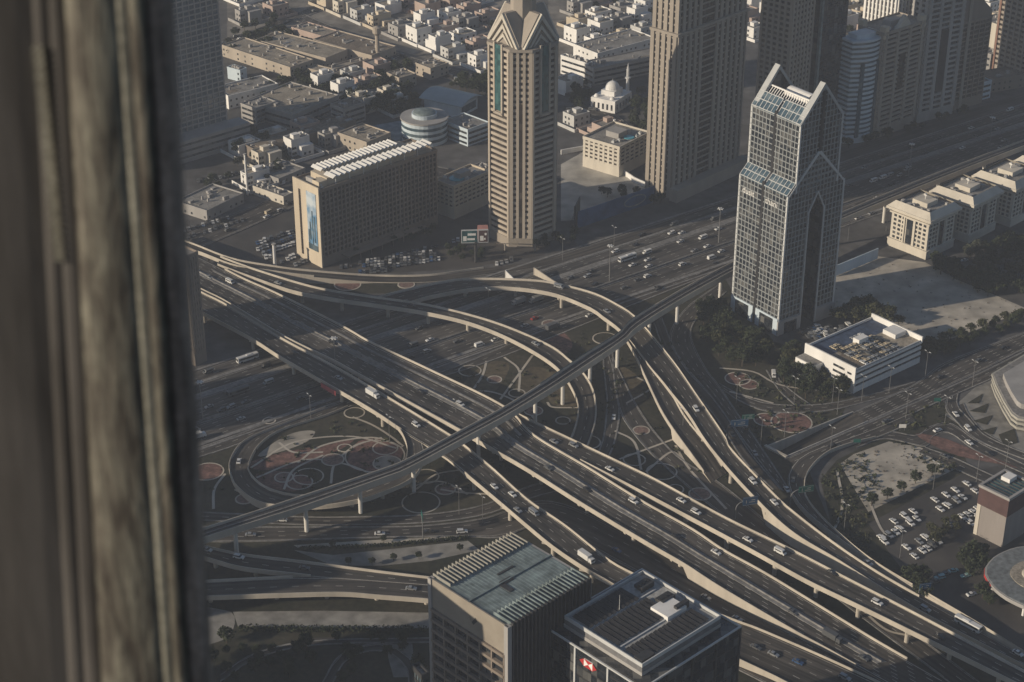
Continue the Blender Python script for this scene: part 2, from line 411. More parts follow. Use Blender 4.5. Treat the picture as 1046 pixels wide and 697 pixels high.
sheet('district_ground', [(232, -20), (300, -30), (520, -30), (520, 80), (470, 70), (330, 30), (300, 46), (232, 60)], .02, mat('sandy_street', (.20, .185, .165), .95, .3, .03, fine=.1))
sheet('district_ground', [(560, -30), (680, -30), (672, 60), (560, 66)], .02, MATS['sandy_street'])
sheet('district_ground', [(840, -30), (1060, -30), (1060, 70), (850, 60)], .02, MATS['sandy_street'])
# garden rings, beds and paths
RZ = [.075]
pinkpave = mat('pink_paving', (.20, .135, .115), .9, .2, .2, fine=.8)
def ring(cx, cy, rx, bed=None, w=.7):
    c = G(cx, cy); sc_ = (G(cx+rx, cy)-c).length; RZ[0] += .003; z = RZ[0]
    mb = MB(); n = 40
    for k in range(n):
        t0, t1 = 2*math.pi*k/n, 2*math.pi*(k+1)/n
        mb.poly([(c.x+r*math.cos(t), c.y+r*math.sin(t), z+.06) for r, t in ((sc_-w, t0), (sc_, t0), (sc_, t1), (sc_-w, t1))])
        mb.poly([(c.x+sc_*math.cos(t), c.y+sc_*math.sin(t), zz) for t, zz in ((t0, 0), (t1, 0), (t1, z+.06), (t0, z+.06))])
    struct('ring_path', mb, conc)
    if bed:
        m2 = MB(); m2.poly([(c.x+(sc_-w-.02)*math.cos(2*math.pi*k/n), c.y+(sc_-w-.02)*math.sin(2*math.pi*k/n), z+.02) for k in range(n)]); tag(m2.build('flower_bed', bed), kind='stuff')
for r in [(753.5, 387, 13.5, redbed), (765, 393, 10.5, redbed), (783, 429, 13.5, redbed), (808.5, 431.5, 21.5, redbed), (212, 482, 17, redbed), (315, 487, 16, None), (306, 493, 14, None),
          (393.5, 458, 13.5, redbed), (395.5, 473.5, 15, paving), (430, 513.6, 20, None), (480, 379, 12, None), (383, 466, 31, None), (435, 487, 14, None), (355, 291, 14, redbed), (362, 422, 11, None), (600, 452, 14, None), (676, 482, 16, None), (618, 346, 13, None), (562, 331, 9, pinkpave), (505, 388, 8, pinkpave), (528, 402, 9, None), (545, 420, 10, pinkpave), (575, 430, 8, None), (655, 440, 9, pinkpave), (648, 470, 12, None), (715, 505, 12, pinkpave), (690, 500, 9, None), (340, 470, 12, pinkpave), (290, 488, 10, pinkpave), (352, 458, 8, None), (455, 500, 11, pinkpave), (250, 510, 10, pinkpave), (275, 430, 7, None), (620, 500, 10, None), (310, 300, 8, None), (415, 291, 9, pinkpave)]: ring(*r)
def path(pts, w=1.2, m=None, z=.12):
    a = smooth(pts, 24); P = [G(p[0], p[1], z) for p in a]; mb = MB()
    A = []; B = []
    for i, p in enumerate(P):
        t = (P[min(i+1, 24)]-P[max(i-1, 0)]).normalized(); nn = Vector((-t.y, t.x, 0))*w/2; A.append(p+nn); B.append(p-nn)
    strip(mb, A, B); struct('garden_path', mb, m or conc)
for k, p in enumerate([[(256, 478), (300, 452), (360, 446), (405, 458)], [(262, 488), (310, 470), (352, 474), (388, 488)], [(338, 494), (342, 474), (362, 456), (390, 447)], [(285, 452), (300, 462), (330, 462)], [(470, 402), (500, 400), (530, 412), (548, 430)], [(515, 365), (530, 378), (530, 400)], [(560, 352), (572, 370), (568, 392)], [(628, 440), (648, 452), (655, 480)], [(690, 455), (705, 480), (742, 520)], [(425, 500), (445, 485), (470, 480)], [(240, 500), (262, 512), (290, 520)], [(484, 397), (493, 383), (497, 369)], [(511, 408), (528, 385), (544, 363)], [(360, 426), (380, 434), (398, 445), (412, 456)], [(304, 473), (330, 455), (380, 447), (411, 457)], [(559, 411), (565, 416), (591, 416.5)],
          [(290, 500), (300, 480), (330, 465)], [(218, 520), (219, 500), (230, 484)], [(633, 469), (660, 459), (690, 448)], [(697, 470), (685, 462), (660, 482)], [(640, 412), (665, 396), (650, 385)], [(735, 376), (770, 380), (800, 394), (870, 402)],
          [(415, 498), (450, 492), (478, 505)], [(450, 500), (470, 503), (500, 505)], [(880, 490), (900, 540), (915, 548)], [(842, 560), (860, 520), (855, 480)], [(860, 600), (900, 640), (930, 650)], [(745, 400), (760, 404), (790, 412)], [(568, 300), (600, 312), (610, 322)]]):
    path(p, z=.13+.004*k)
def bed(pts, m, z): sheet('flower_bed', pts, z, m, 40, 'stuff')
bed([(256, 472), (290, 462), (330, 455), (362, 449), (335, 466), (300, 478), (262, 480)], redbed, .062)
bed([(263, 466), (285, 449), (305, 441), (322, 441), (312, 452), (285, 462)], sand, .066)
bed([(355, 470), (365, 452), (385, 448), (405, 453), (412, 462), (400, 478), (375, 482), (358, 478)], redbed, .058)
bed([(262, 484), (300, 482), (320, 492), (300, 502), (272, 497)], redbed, .06)
bed([(527, 392), (540, 376), (562, 378), (575, 386), (545, 402), (530, 400)], lawn2, .06)
bed([(548, 343), (572, 338), (585, 352), (575, 362), (556, 352)], redbed, .058)
bed([(560, 400), (585, 392), (594, 402), (590, 414), (566, 414)], lawn2, .06)
bed([(632, 376), (646, 380), (660, 395), (660, 408), (645, 408)], lawn2, .062)
bed([(935, 443), (965, 448), (1000, 462), (1040, 478), (1020, 474), (980, 466), (955, 456)], redbed, .3)
bed([(470, 398), (495, 372), (520, 372), (510, 395), (490, 408)], lawn2, .052)
def tufts(name, label, polys, n, size, mats_, seed):
    r = random.Random(seed); m = MB()
    for poly, k in zip(polys, n):
        xs = [p[0] for p in poly]; ys = [p[1] for p in poly]; c = 0
        while c < k:
            x = r.uniform(min(xs), max(xs)); y = r.uniform(min(ys), max(ys)); ins = False
            for i in range(len(poly)):
                (x0, y0), (x1, y1) = poly[i], poly[i-1]
                if (y0 > y) != (y1 > y) and x < (x1-x0)*(y-y0)/(y1-y0)+x0: ins = not ins
            if not ins: continue
            c += 1; p = G(x, y); s = size*r.uniform(.4, 1.5); q = r.randrange(len(mats_))
            for j in range(9):
                cc = p+Vector((r.gauss(0, .5)*s, r.gauss(0, .5)*s, r.uniform(.05, .6)*s)); u = Vector((r.gauss(0, 1), r.gauss(0, 1), r.gauss(0, .6))).normalized(); v = u.orthogonal().normalized(); w = u.cross(v); e = s*r.uniform(.25, .55)
                m.poly([cc-v*e-w*e*.6, cc+v*e-w*e*.5, cc+v*e*.3+w*e, cc-v*e*.6+w*e*.8], q)
    tag(m.build(name, mats_), label, 'scrub', kind='stuff')
LW = [(215, 500), (300, 520), (500, 505), (600, 470), (700, 480), (760, 500), (735, 440), (700, 350), (640, 330), (545, 350), (470, 382), (330, 430), (230, 470)]
tufts('scrub', 'low scrub and shrubs scattered over the gardens of the interchange', [LW, [(745, 380), (870, 405), (860, 424), (783, 455), (760, 440)], [(838, 490), (858, 474), (887, 523), (890, 560), (930, 598), (890, 572), (850, 538)], [(858, 474), (880, 462), (900, 500), (887, 522)], [(908, 451), (940, 457), (983, 476), (960, 486)], [(905, 443), (866, 448), (962, 409), (986, 433)], [(780, 600), (860, 640), (960, 690), (900, 660), (800, 590)]], (420, 130, 150, 60, 45, 40, 50), 1.1, leafs, 4)
tufts('rubble', 'small stones and debris lying on the pale sandy lots', [[(858, 474), (872, 464), (908, 451), (940, 457), (983, 476), (940, 497), (887, 523)], [(852, 340), (852, 290), (897, 266), (945, 268), (1020, 303), (1046, 316), (955, 350)]], (120, 120), .5, [mat('stones', (.16, .14, .12), .95, .3, .5)], 6)
# ------------------------------------------------------------------ the wide ground highway
def szr():
    mb = MB(); n = 40
    s0, s1 = -160, 1500
    A = [SO(s0+(s1-s0)*i/n, 48 if s0+(s1-s0)*i/n < 380 else min(64, 48+(s0+(s1-s0)*i/n-380)*.12), .09) for i in range(n+1)]
    B = [SO(s0+(s1-s0)*i/n, -20, .09) for i in range(n+1)]
    strip(mb, A, B)
    m2 = MB()
    def line(o, dash=True, w=.22, z=.096):
        A_ = [SO(s0+(s1-s0)*i/n, o, z) for i in range(n+1)]; dashes(m2, A_, A_, 0, 0, 3, 9, w, solid=not dash)
    for o in (-13, -9.5, -6, -2.7, 6.5, 10, 13.6, 17.2, 29.5, 33, 41, 44.5): line(o)
    for o in (-18.7, -.6, 3.9, 21.6, 27, 35, 38, 47): line(o, False, .16)
    struct('highway', mb, [asphalt_old])
    struct('road_marking', m2, [paint])
    for o, w, h in ((1.6, 2.6, .9), (24.4, 4.4, .25), (36.4, 1.8, .25), (-16.6, 2.4, .25), (-20.8, 1.2, .25), (48.9, 1.6, .2)):
        m3 = MB()
        for i in range(n):
            p, q = SO(s0+(s1-s0)*i/n, o), SO(s0+(s1-s0)*(i+1)/n, o)
            c = (p+q)/2; m3.obox((c.x, c.y), HA, (q-p).length, w, 0, .3)
            if h > .5: m3.obox((c.x, c.y), HA, (q-p).length, .5, .303, 1.1)
        struct('median', m3, conc_d)
szr()
# slip roads and other ground roads (edges as surveyed)
ground_road('slip_road', [(425, 384), (452, 380), (536, 345), (647, 301), (745, 262)], [(430, 390), (480, 376), (545, 352), (655, 308), (748, 272)], lanes=2, key='slip')
ground_road('ramp_road', [(180, 466), (235, 447), (300, 420), (370, 394), (430, 370)], [(180, 474), (240, 455), (300, 430), (370, 404), (432, 380)], lanes=2, key='slipw')
ground_road('garden_road', [(616.5, 350), (616.5, 372), (619, 397), (620, 416), (613, 458), (590, 482), (540, 497), (490, 517), (430, 526), (360, 528), (310, 528), (199, 523)], [(626, 350), (626, 372), (629, 400), (633, 422), (624, 462), (600, 492), (545, 508), (494, 526), (432, 534), (360, 536), (310, 536), (199, 531)], n=70, key='g1')
ground_road('garden_road', [(612, 350), (624, 369), (632, 415), (641, 434), (664, 462), (690, 486), (730, 520), (800, 570), (880, 630), (970, 697)], [(622, 345), (626, 365), (636, 386), (649, 412), (670, 443), (697, 470), (740, 497), (815, 560), (895, 618), (1000, 697)], n=60, key='g2')
ground_road('side_road', [(735, 290), (700, 316), (684, 345), (698, 372), (722, 400), (745, 430), (765, 457), (800, 502)], [(742, 298), (712, 325), (706, 345), (720, 375), (735, 395), (753, 422), (773, 450), (808, 503)], n=50, lanes=3, key='r9')
ground_road('side_road', [(668, 330), (676, 352), (690, 380), (716, 408), (735, 432), (760, 470), (790, 500)], [(676, 324), (686, 350), (700, 376), (724, 402), (745, 430), (766, 462), (797, 500)], n=50, lanes=1, key='r9b')
ground_road('street', [(735, 392), (760, 405), (790, 413), (840, 413), (890, 403), (935, 390)], [(738, 398), (760, 412), (790, 421), (842, 420), (890, 409), (938, 396)], key='st1')
ground_road('street', [(783, 378), (790, 390), (800, 403), (815, 416)], [(797, 376), (796, 388), (812, 402), (830, 415)], key='st2')
ground_road('avenue', [(872, 421.8), (932, 394), (967, 370), (1046, 340), (1100, 318)], [(886, 431), (924, 414), (997, 381), (1046, 357), (1100, 335)], lanes=6, key='ave')
ground_road('avenue', [(802, 469), (851, 447.5), (926, 415), (999, 382), (1050, 357)], [(822, 480), (866, 452), (962, 409), (1015, 386), (1060, 364)], lanes=3, key='ave2')
ground_road('roundabout_road', [(868, 451), (905, 441), (936, 445), (950, 436), (972, 433), (1000, 452), (1060, 481)], [(875, 457), (905, 448), (945, 456), (952, 446), (970, 442), (1000, 462), (1060, 490)], lanes=2, key='rb')
ground_road('roundabout_road', [(968, 405), (966, 416), (975, 428), (1000, 450), (1060, 474)], [(979, 400), (978, 414), (990, 428), (1010, 447), (1060, 468)], lanes=2, key='rb2')
ground_road('roundabout_road', [(945, 457), (975, 468), (1010, 484), (1060, 506)], [(938, 462), (972, 477), (1005, 492), (1060, 516)], lanes=2, key='rb3')
ground_road('lower_road', [(195, 538), (265, 538.5), (390, 538), (432, 537), (494, 529.5), (560, 512), (640, 545), (740, 600), (860, 668), (930, 710)], [(195, 553), (255, 553), (390, 549), (475, 548), (513, 548.5), (560, 536), (620, 568), (720, 622), (840, 690), (880, 720)], n=70, lanes=3, key='low')
ground_road('lower_road', [(660, 590), (740, 648), (800, 680), (850, 705)], [(640, 606), (715, 662), (780, 697), (800, 710)], lanes=3, key='low2')
ground_road('park_road', [(330, 697), (345, 672), (370, 660), (400, 660), (425, 680), (430, 700)], [(340, 697), (352, 676), (372, 666), (396, 666), (415, 682), (418, 700)], lanes=1, key='pk')
ground_road('park_road', [(225, 690), (260, 668), (320, 655), (440, 652)], [(225, 696), (262, 673), (320, 659), (440, 656)], lanes=1, key='pk2')
# streets of the low-rise district
ground_road('district_road', [(270, -6), (318, 18), (396, 50), (425, 60), (500, 82), (560, 104)], [(262, 2), (300, 20), (388, 58), (420, 70), (495, 92), (555, 116)], lanes=6, key='dist')
ground_road('district_road', [(228, 40), (262, 30), (300, 14), (350, -4)], [(228, 46), (266, 36), (305, 20), (365, -4)], lanes=4, key='dist2')
ground_road('district_road', [(170, 246), (230, 222), (312, 190)], [(180, 262), (245, 236), (318, 203)], lanes=4, key='dist3')
ground_road('district_road', [(575, 108), (620, 112), (665, 150)], [(575, 122), (612, 124), (655, 160)], lanes=3, key='dist4')
ground_road('district_road', [(320, 122), (380, 130), (440, 168), (500, 176)], [(318, 129), (376, 138), (436, 178), (498, 186)], lanes=2, key='dist5')
# ------------------------------------------------------------------ flyovers
fly = 'bridge'; GF = 'flyovers of the interchange'
A_main = [(185, 254), (207, 263), (248, 284), (284, 300), (350, 333), (380, 350), (436, 376), (515, 415), (545, 444), (600, 477), (655, 511), (707, 540), (740, 562), (785, 587), (867, 637), (900, 657), (970, 697)]
B_main = [(165, 275), (207, 296), (231, 308), (287, 342), (340, 368), (360, 379), (411, 407), (471, 440), (500, 457), (540, 480), (597, 516), (662, 555), (700, 577), (737, 601), (812, 645), (845, 663), (915, 702)]
deck('flyover', 'widest flyover, with a central barrier, running corner to corner under the metro viaduct', fly, A_main, B_main, [(0, 8), (.62, 8), (.76, 5), (.9, 1.2), (1, .3)], n=110, par=((.06, .95), (0, .95)), piers=[.07+.062*i for i in range(11)], lanes=10, group=GF, solid=(.715, 1), key='main', seps=[(.5, 4.2, 0, .95, .9), (.22, 1.6, .05, .45, .35)])
deck('flyover', 'two-lane flyover split from the widest one along its upper side', fly, [(500, 408), (540, 428), (593, 453), (635, 473), (674, 492), (740, 528), (806, 560), (870, 593), (942, 630), (1044, 684), (1100, 712)],
     [(530, 438), (552, 446), (572, 459), (639, 493.5), (708, 530), (740, 547), (777, 567), (826, 594), (880, 620), (945, 652), (1050, 704), (1090, 724)], [(0, 7.9), (.05, 7.95), (.1, 8), (1, 8)], n=80, piers=[.15+.08*i for i in range(10)], lanes=3, group=GF, key='upper', par=((.03, 1), (.12, 1)))
A_low = [(165, 276), (207, 299), (231, 311), (287, 345), (340, 373), (380, 396), (417, 418), (461, 445), (476, 456), (503, 478), (540, 511), (578, 537), (622, 572), (651, 588), (700, 613), (752, 634), (774, 642), (835, 668), (894, 695), (930, 712)]
B_low = [(165, 297), (214, 323), (258, 346.5), (287, 365), (333, 391.6), (360, 407), (385, 422), (418, 444), (455, 466), (482, 489), (513, 515), (540, 538), (567, 560), (600, 582), (628, 598), (680, 632), (720, 655), (751, 672), (795, 693), (830, 712)]
deck('flyover', 'lower-side flyover with the loop exit, curving behind the ribbed-roof tower', fly, A_low, B_low, [(0, 8), (.6, 8), (.8, 5), (.93, 2), (1, 1)], n=100, piers=[.06+.066*i for i in range(12)], lanes=4, group=GF, key='low_fly', solid=(.86, 1), par=((0, 1), (0, .36)))
# its lower parapet beyond the loop exit belongs to the same bridge: second run
br = [o for o in C.objects if o.get('label', '').startswith('lower-side flyover')][0]
ml, wa, wb = ROADS['low_fly']; i0 = 46; nr = []
for p, q in zip(wb[i0:], wa[i0:]):
    d = q-p; d.z = 0; nr.append(d.normalized())
m2 = MB(); sweep(m2, [p-Vector((br.location.x, br.location.y, 0)) for p in wb[i0:]], nr, [(-.06, -.25), (-.06, 1.05), (.28, 1.05), (.45, .03)]); m2.build('parapet', conc, br)
deck('flyover', 'single loop ramp curling round the ring-patterned garden under the metro', fly,
     [(368, 412), (392, 426), (405, 435), (413, 447), (416, 461), (410, 476), (390, 487), (355, 499), (312, 506), (285, 502.5), (266, 494), (254, 480), (256, 468), (266, 453), (287, 439), (333, 424), (372, 408)],
     [(395, 420), (415, 432), (428, 446), (434, 460), (431, 475), (419, 490), (390, 503.5), (366, 511), (324, 517), (270, 514.5), (243, 498), (234, 480), (236, 467), (247, 452), (270, 440), (314, 423), (350, 408)],
     [(0, 7.95), (.1, 7.9), (.3, 6.5), (.55, 3.2), (.72, .6), (.8, .22), (1, .2)], n=90, piers=[.2, .28, .36, .44], lanes=2, group=GF, solid=(.5, 1), key='loop', par=((.1, .95), (.14, .95)))
deck('flyover', 'slim curving ramp from the upper left that bends down under the metro', fly,
     [(225, 262), (262, 275.5), (323, 293.6), (380, 303), (440, 312), (505, 329), (560, 352), (582, 368), (597, 382), (607, 401), (609, 426), (601, 453), (592, 468)],
     [(222, 270), (254, 282), (300, 297.5), (344, 306), (380, 311), (438, 320), (486, 332), (532, 352), (570, 377), (588, 405), (590, 424), (583, 447), (572, 462)],
     [(0, 8), (.5, 8), (.68, 6.2), (.85, 2.6), (1, .3)], n=80, piers=[.1+.09*i for i in range(8)], lanes=2, group=GF, key='slim')
deck('flyover', 'arched ramp crossing the highway and forking into two beyond the metro', fly,
     [(385, 304), (406, 298), (446, 289), (478, 285), (520, 285), (560, 288), (605, 299), (632, 312), (647, 322), (664, 340), (690, 372), (710, 401), (740, 445), (748, 460), (792, 506), (811, 523), (850, 553), (893, 582), (945, 612), (1044, 668), (1090, 690)],
     [(395, 315), (415, 310), (444, 302), (501, 293.6), (560, 299), (601, 314), (616, 324), (632, 336), (645, 350), (664, 375), (676, 389), (688, 404), (704, 424), (725, 456), (763, 500), (807, 542), (857, 573), (904, 603), (955, 633), (1040, 677), (1085, 700)],
     [(0, 1.5), (.1, 5), (.2, 8), (.55, 8), (.72, 5), (.85, 1.5), (1, .4)], n=110, piers=[.1+.06*i for i in range(9)], lanes=3, group=GF, solid=(.58, 1), key='arc', par=((0, .8), (.0, .97)))
deck('flyover', 'short descending fork of the arched ramp with a tall pale end wall', fly,
     [(648, 352), (664, 374), (674, 377), (699, 424), (725, 456), (742, 482)],
     [(634, 337), (640, 347), (649, 363), (662, 391), (680, 427), (712, 472), (726, 492)], [(0, 7.9), (.2, 7.92), (.6, 6), (.9, 1.2), (1, .3)], n=44, piers=[.25, .4, .52], lanes=2, group=GF, solid=(.62, 1), key='fork', par=((.38, .95), (.04, .93)))
deck('flyover', 'right-hand ramp curving out of the avenue round the sandy lot', fly,
     [(930, 421), (900, 434), (866, 447), (824, 462), (808, 477), (805, 491), (812, 508), (830, 527), (868, 556), (910, 584), (960, 614), (1044, 664)],
     [(935, 429), (900, 444.5), (872, 452), (845, 462), (827, 479), (822, 494.6), (826, 511), (850, 538), (891, 572), (942, 603), (993, 633), (1060, 674)], [(0, .35), (.3, 1.2), (.55, 4), (.75, 4), (1, 2)], n=80, piers=[], lanes=2, group=GF, solid=(0, 1), key='right', par=(None, (.1, 1)))
deck('flyover', 'one-lane slip ramp with a long pale wall sweeping below the panel-sided hotel', fly,
     [(160, 236), (180, 243), (199, 249.6), (237, 264), (279, 271.6), (314, 276), (380, 281), (436, 281), (482, 275), (560, 263), (640, 239), (700, 218)],
     [(160, 244), (185, 252), (205, 258), (240, 271), (279, 277), (314, 281.5), (380, 287), (436, 287), (482, 281), (560, 270), (640, 247), (700, 226)], [(0, 8), (.16, 8), (.42, .5), (.6, .22), (1, .22)], n=70, piers=[.05, .1, .15], lanes=1, group=GF, solid=(.2, 1), key='slipramp', par=((0, .62), (0, .3)))
deck('flyover', 'raised road with a studded wall at the bottom, nearest the pale paved band', fly,
     [(180, 594), (205, 593.6), (297, 589), (335, 589), (390, 590), (440, 595), (520, 603)], [(180, 611), (205, 610), (293, 607), (350, 606), (390, 609), (440, 613), (520, 622)], [(0, 6), (1, 6)], n=40, piers=[.1, .3, .45, .6, .75, .9], lanes=2, group=GF, key='bot', par=((0, .36), (0, 1)))
deck('flyover', 'raised ramp at the bottom joining the studded-wall road from above', fly,
     [(190, 550), (203, 556), (247, 566), (305, 573), (390, 584), (440, 590), (520, 600)], [(185, 562), (205, 568), (221, 573), (251, 580.5), (316, 588), (335, 589.5), (440, 597), (520, 606)], [(0, 6.05), (1, 6.05)], n=40, piers=[.1, .22, .35], lanes=2, group=GF, key='bot2', par=((0, 1), (.05, .4)))
# ------------------------------------------------------------------ metro viaduct
def metro():
    T = [(150, 562), (203, 542), (270, 520), (312, 506), (390, 480), (417, 469), (471, 440), (517, 415), (560, 388), (597, 363), (632, 341), (647, 326), (693, 298), (745, 270), (800, 244), (870, 213), (960, 176), (1060, 138)]
    B = [(155, 571), (203, 552), (270, 530.5), (312, 517), (390, 489.5), (417, 479), (475, 448), (520, 423.5), (565, 396), (603, 371), (638, 347), (652, 334), (698, 305), (749, 277), (803, 250), (873, 219), (963, 182), (1063, 143)]
    r = deck('metro_viaduct', 'long dark elevated railway viaduct on single white columns crossing over everything', 'viaduct', T, B, [(0, 15.5), (1, 15.5)], n=120, thick=2.2, lanes=0, key='metro', asp=conc_d, ph=1.2,
             pier_x=[243, 312, 371, 425, 487, 545, 577, 606, 634, 664, 694, 734, 790, 850, 905, 960, 1010], pier_m=mat('pier_white', (.62, .60, .56), .8, .1, .1, streak=True))
    ml, wa, wb = ROADS['metro']; o = Vector((r.location.x, r.location.y, 0))
    for f in (.3, .7):
        mb = MB(); line = [a.lerp(b, f)-o for a, b in zip(wa, wb)]; nr = [(b-a).normalized() for a, b in zip(wa, wb)]
        sweep(mb, line, nr, [(-1.25, .004), (-1.25, .22), (1.25, .22), (1.25, .004)])
        for g in (-.75, .75): sweep(mb, line, nr, [(g-.06, .222), (g-.06, .4), (g+.06, .4), (g+.06, .222)])
        mb.build('track', dmetal, r)
    mb = MB(); line = [a.lerp(b, .5)-o for a, b in zip(wa, wb)]; nr = [(b-a).normalized() for a, b in zip(wa, wb)]
    sweep(mb, line, nr, [(-.35, .004), (-.35, .5), (.35, .5), (.35, .004)]); mb.build('walkway', conc_d, r)
    i0, i1 = 52, 70; mb = MB(); line = [a.lerp(b, .0)-o for a, b in zip(wa, wb)][i0:i1]; sweep(mb, line, nr[i0:i1], [(-.02, 1.203), (-.02, 1.6), (.1, 1.6), (.1, 1.203)]); mb.build('railing', glass_b, r)
metro()
# ------------------------------------------------------------------ buildings
def fp(F, L, R, z=0.):
    """corner nearest the camera, left and right corners -> origin, turn, width along the right face, depth along the left face"""
    f, l, r = G(*F, z), G(*L, z), G(*R, z)
    a1 = math.atan2((r-f).y, (r-f).x); a2 = math.atan2((l-f).y, (l-f).x)-math.pi/2
    a = (a1+a2)/2
    return Vector((f.x, f.y, 0)), a, (r-f).length, (l-f).length
def P(mb, name, mats, root): return mb.build(name, mats, root)
def grid_tower(name, label, cat, F, L, R, h, floors, wall, gl, band=.45, bp=.25, npx=8, npy=5, pp=.45, pw=.7, z0=0., basez=0., roof=None, root=None, W=None, D=None, base_h=6., top_h=1.2, group=None, org=(0, 0), pil=True):
    """storeys of ribbon glazing between wall bands, crossed by upright piers: each one a part"""
    if root is None:
        o, a, W_, D_ = fp(F, L, R, basez); W = W or W_; D = D or D_
        root = thing(name, label, cat, o, a, group)
        mb = MB(); mb.box(-.3, W+.3, -.3, D+.3, -1, base_h); P(mb, 'plinth', wall, root); z0 = base_h
    x0, y0 = org
    fh = (h-z0-top_h)/floors; bh = fh*band
    m1 = MB(); m1.box(x0, x0+W, y0, y0+D, 0, fh-bh); w = P(m1, 'window_band', gl, root); w.location.z = z0+bh
    m2 = MB(); m2.box(x0-bp, x0+W+bp, y0-bp, y0+D+bp, 0, bh); b = P(m2, 'floor_band', wall, root); b.location.z = z0
    for k in range(1, floors):
        cp(w, root, (0, 0, z0+k*fh+bh)); cp(b, root, (0, 0, z0+k*fh))
    m3 = MB(); zt = h-top_h; m3.box(x0-bp-.1, x0+W+bp+.1, y0-bp-.1, y0+D+bp+.1, zt, h-.6); 
    P(m3, 'roof', roof or roofgrey, root)
    m3 = MB()
    for q in ((x0-bp-.2, x0+W+bp+.2, y0-bp-.2, y0-bp+.3), (x0-bp-.2, x0+W+bp+.2, y0+D+bp-.3, y0+D+bp+.2), (x0-bp-.2, x0-bp+.3, y0-bp+.302, y0+D+bp-.302), (x0+W+bp-.3, x0+W+bp+.2, y0-bp+.302, y0+D+bp-.302)): m3.box(*q, zt-.3, h+.5)
    P(m3, 'roof_parapet', wall, root)
    if pil:
        m4 = MB(); m4.box(-pw/2, pw/2, -pp, .3, 0, zt-z0-.35); p = P(m4, 'pilaster', wall, root); p.location = (x0+pw/2, y0, z0); first = True
        for i in range(npx+1):
            x = x0+pw/2+(W-pw)*i/npx
            if i: cp(p, root, (x, y0, z0))
            q = cp(p, root, (x, y0+D, z0), math.pi)
        for i in range(npy+1):
            y = y0+pw/2+(D-pw)*i/npy
            cp(p, root, (x0, y, z0), -math.pi/2); cp(p, root, (x0+W, y, z0), math.pi/2)
    return root, W, D
def roof_kit(root, W, D, z, n=6, x0=0, y0=0, seed=0, mt=None):
    r = random.Random(seed); m = MB(); w, d = W*.3, D*.35; cx, cy = x0+W*.5, y0+D*.5
    m.box(cx-w/2, cx+w/2, cy-d/2, cy+d/2, z, z+3.6); P(m, 'plant_room', mt or grey, root)
    for i in range(n):
        m = MB(); s = r.uniform(.9, 2.2); x = x0+r.uniform(.08, .9)*W; y = y0+r.uniform(.08, .9)*D
        if abs(x-cx) < w/2+2 and abs(y-cy) < d/2+2: continue
        m.box(-s/2, s/2, -s/2, s/2, 0, r.uniform(.8, 1.8)); m.tube((0, 0, 1.5), (0, 0, 2.0), s*.3, n=8); o = P(m, 'cooling_unit', frame_m, root); o.location = (x, y, z)
def face_grid(mb, poly, ph, pv, th, tp, place, off=(0, 0)):
    xs = [p[0] for p in poly]; zs = [p[1] for p in poly]; n = len(poly)
    def cuts(val, ax):
        out = []
        for i in range(n):
            a, b = poly[i], poly[(i+1) % n]
            if (a[ax] <= val) != (b[ax] <= val): out.append(a[1-ax]+(b[1-ax]-a[1-ax])*(val-a[ax])/(b[ax]-a[ax]))
        return sorted(out)
    z = min(zs)+ph+off[1]
    while z < max(zs)-.2:
        c = cuts(z+.013, 1)
        for a, b in zip(c[::2], c[1::2]): place(mb, a, b, z-th/2, z+th/2, tp)
        z += ph
    x = min(xs)+pv+off[0]
    while x < max(xs)-.2:
        c = cuts(x+.017, 0)
        for a, b in zip(c[::2], c[1::2]): place(mb, x-th/2, x+th/2, a, b, tp+.03)
        x += pv
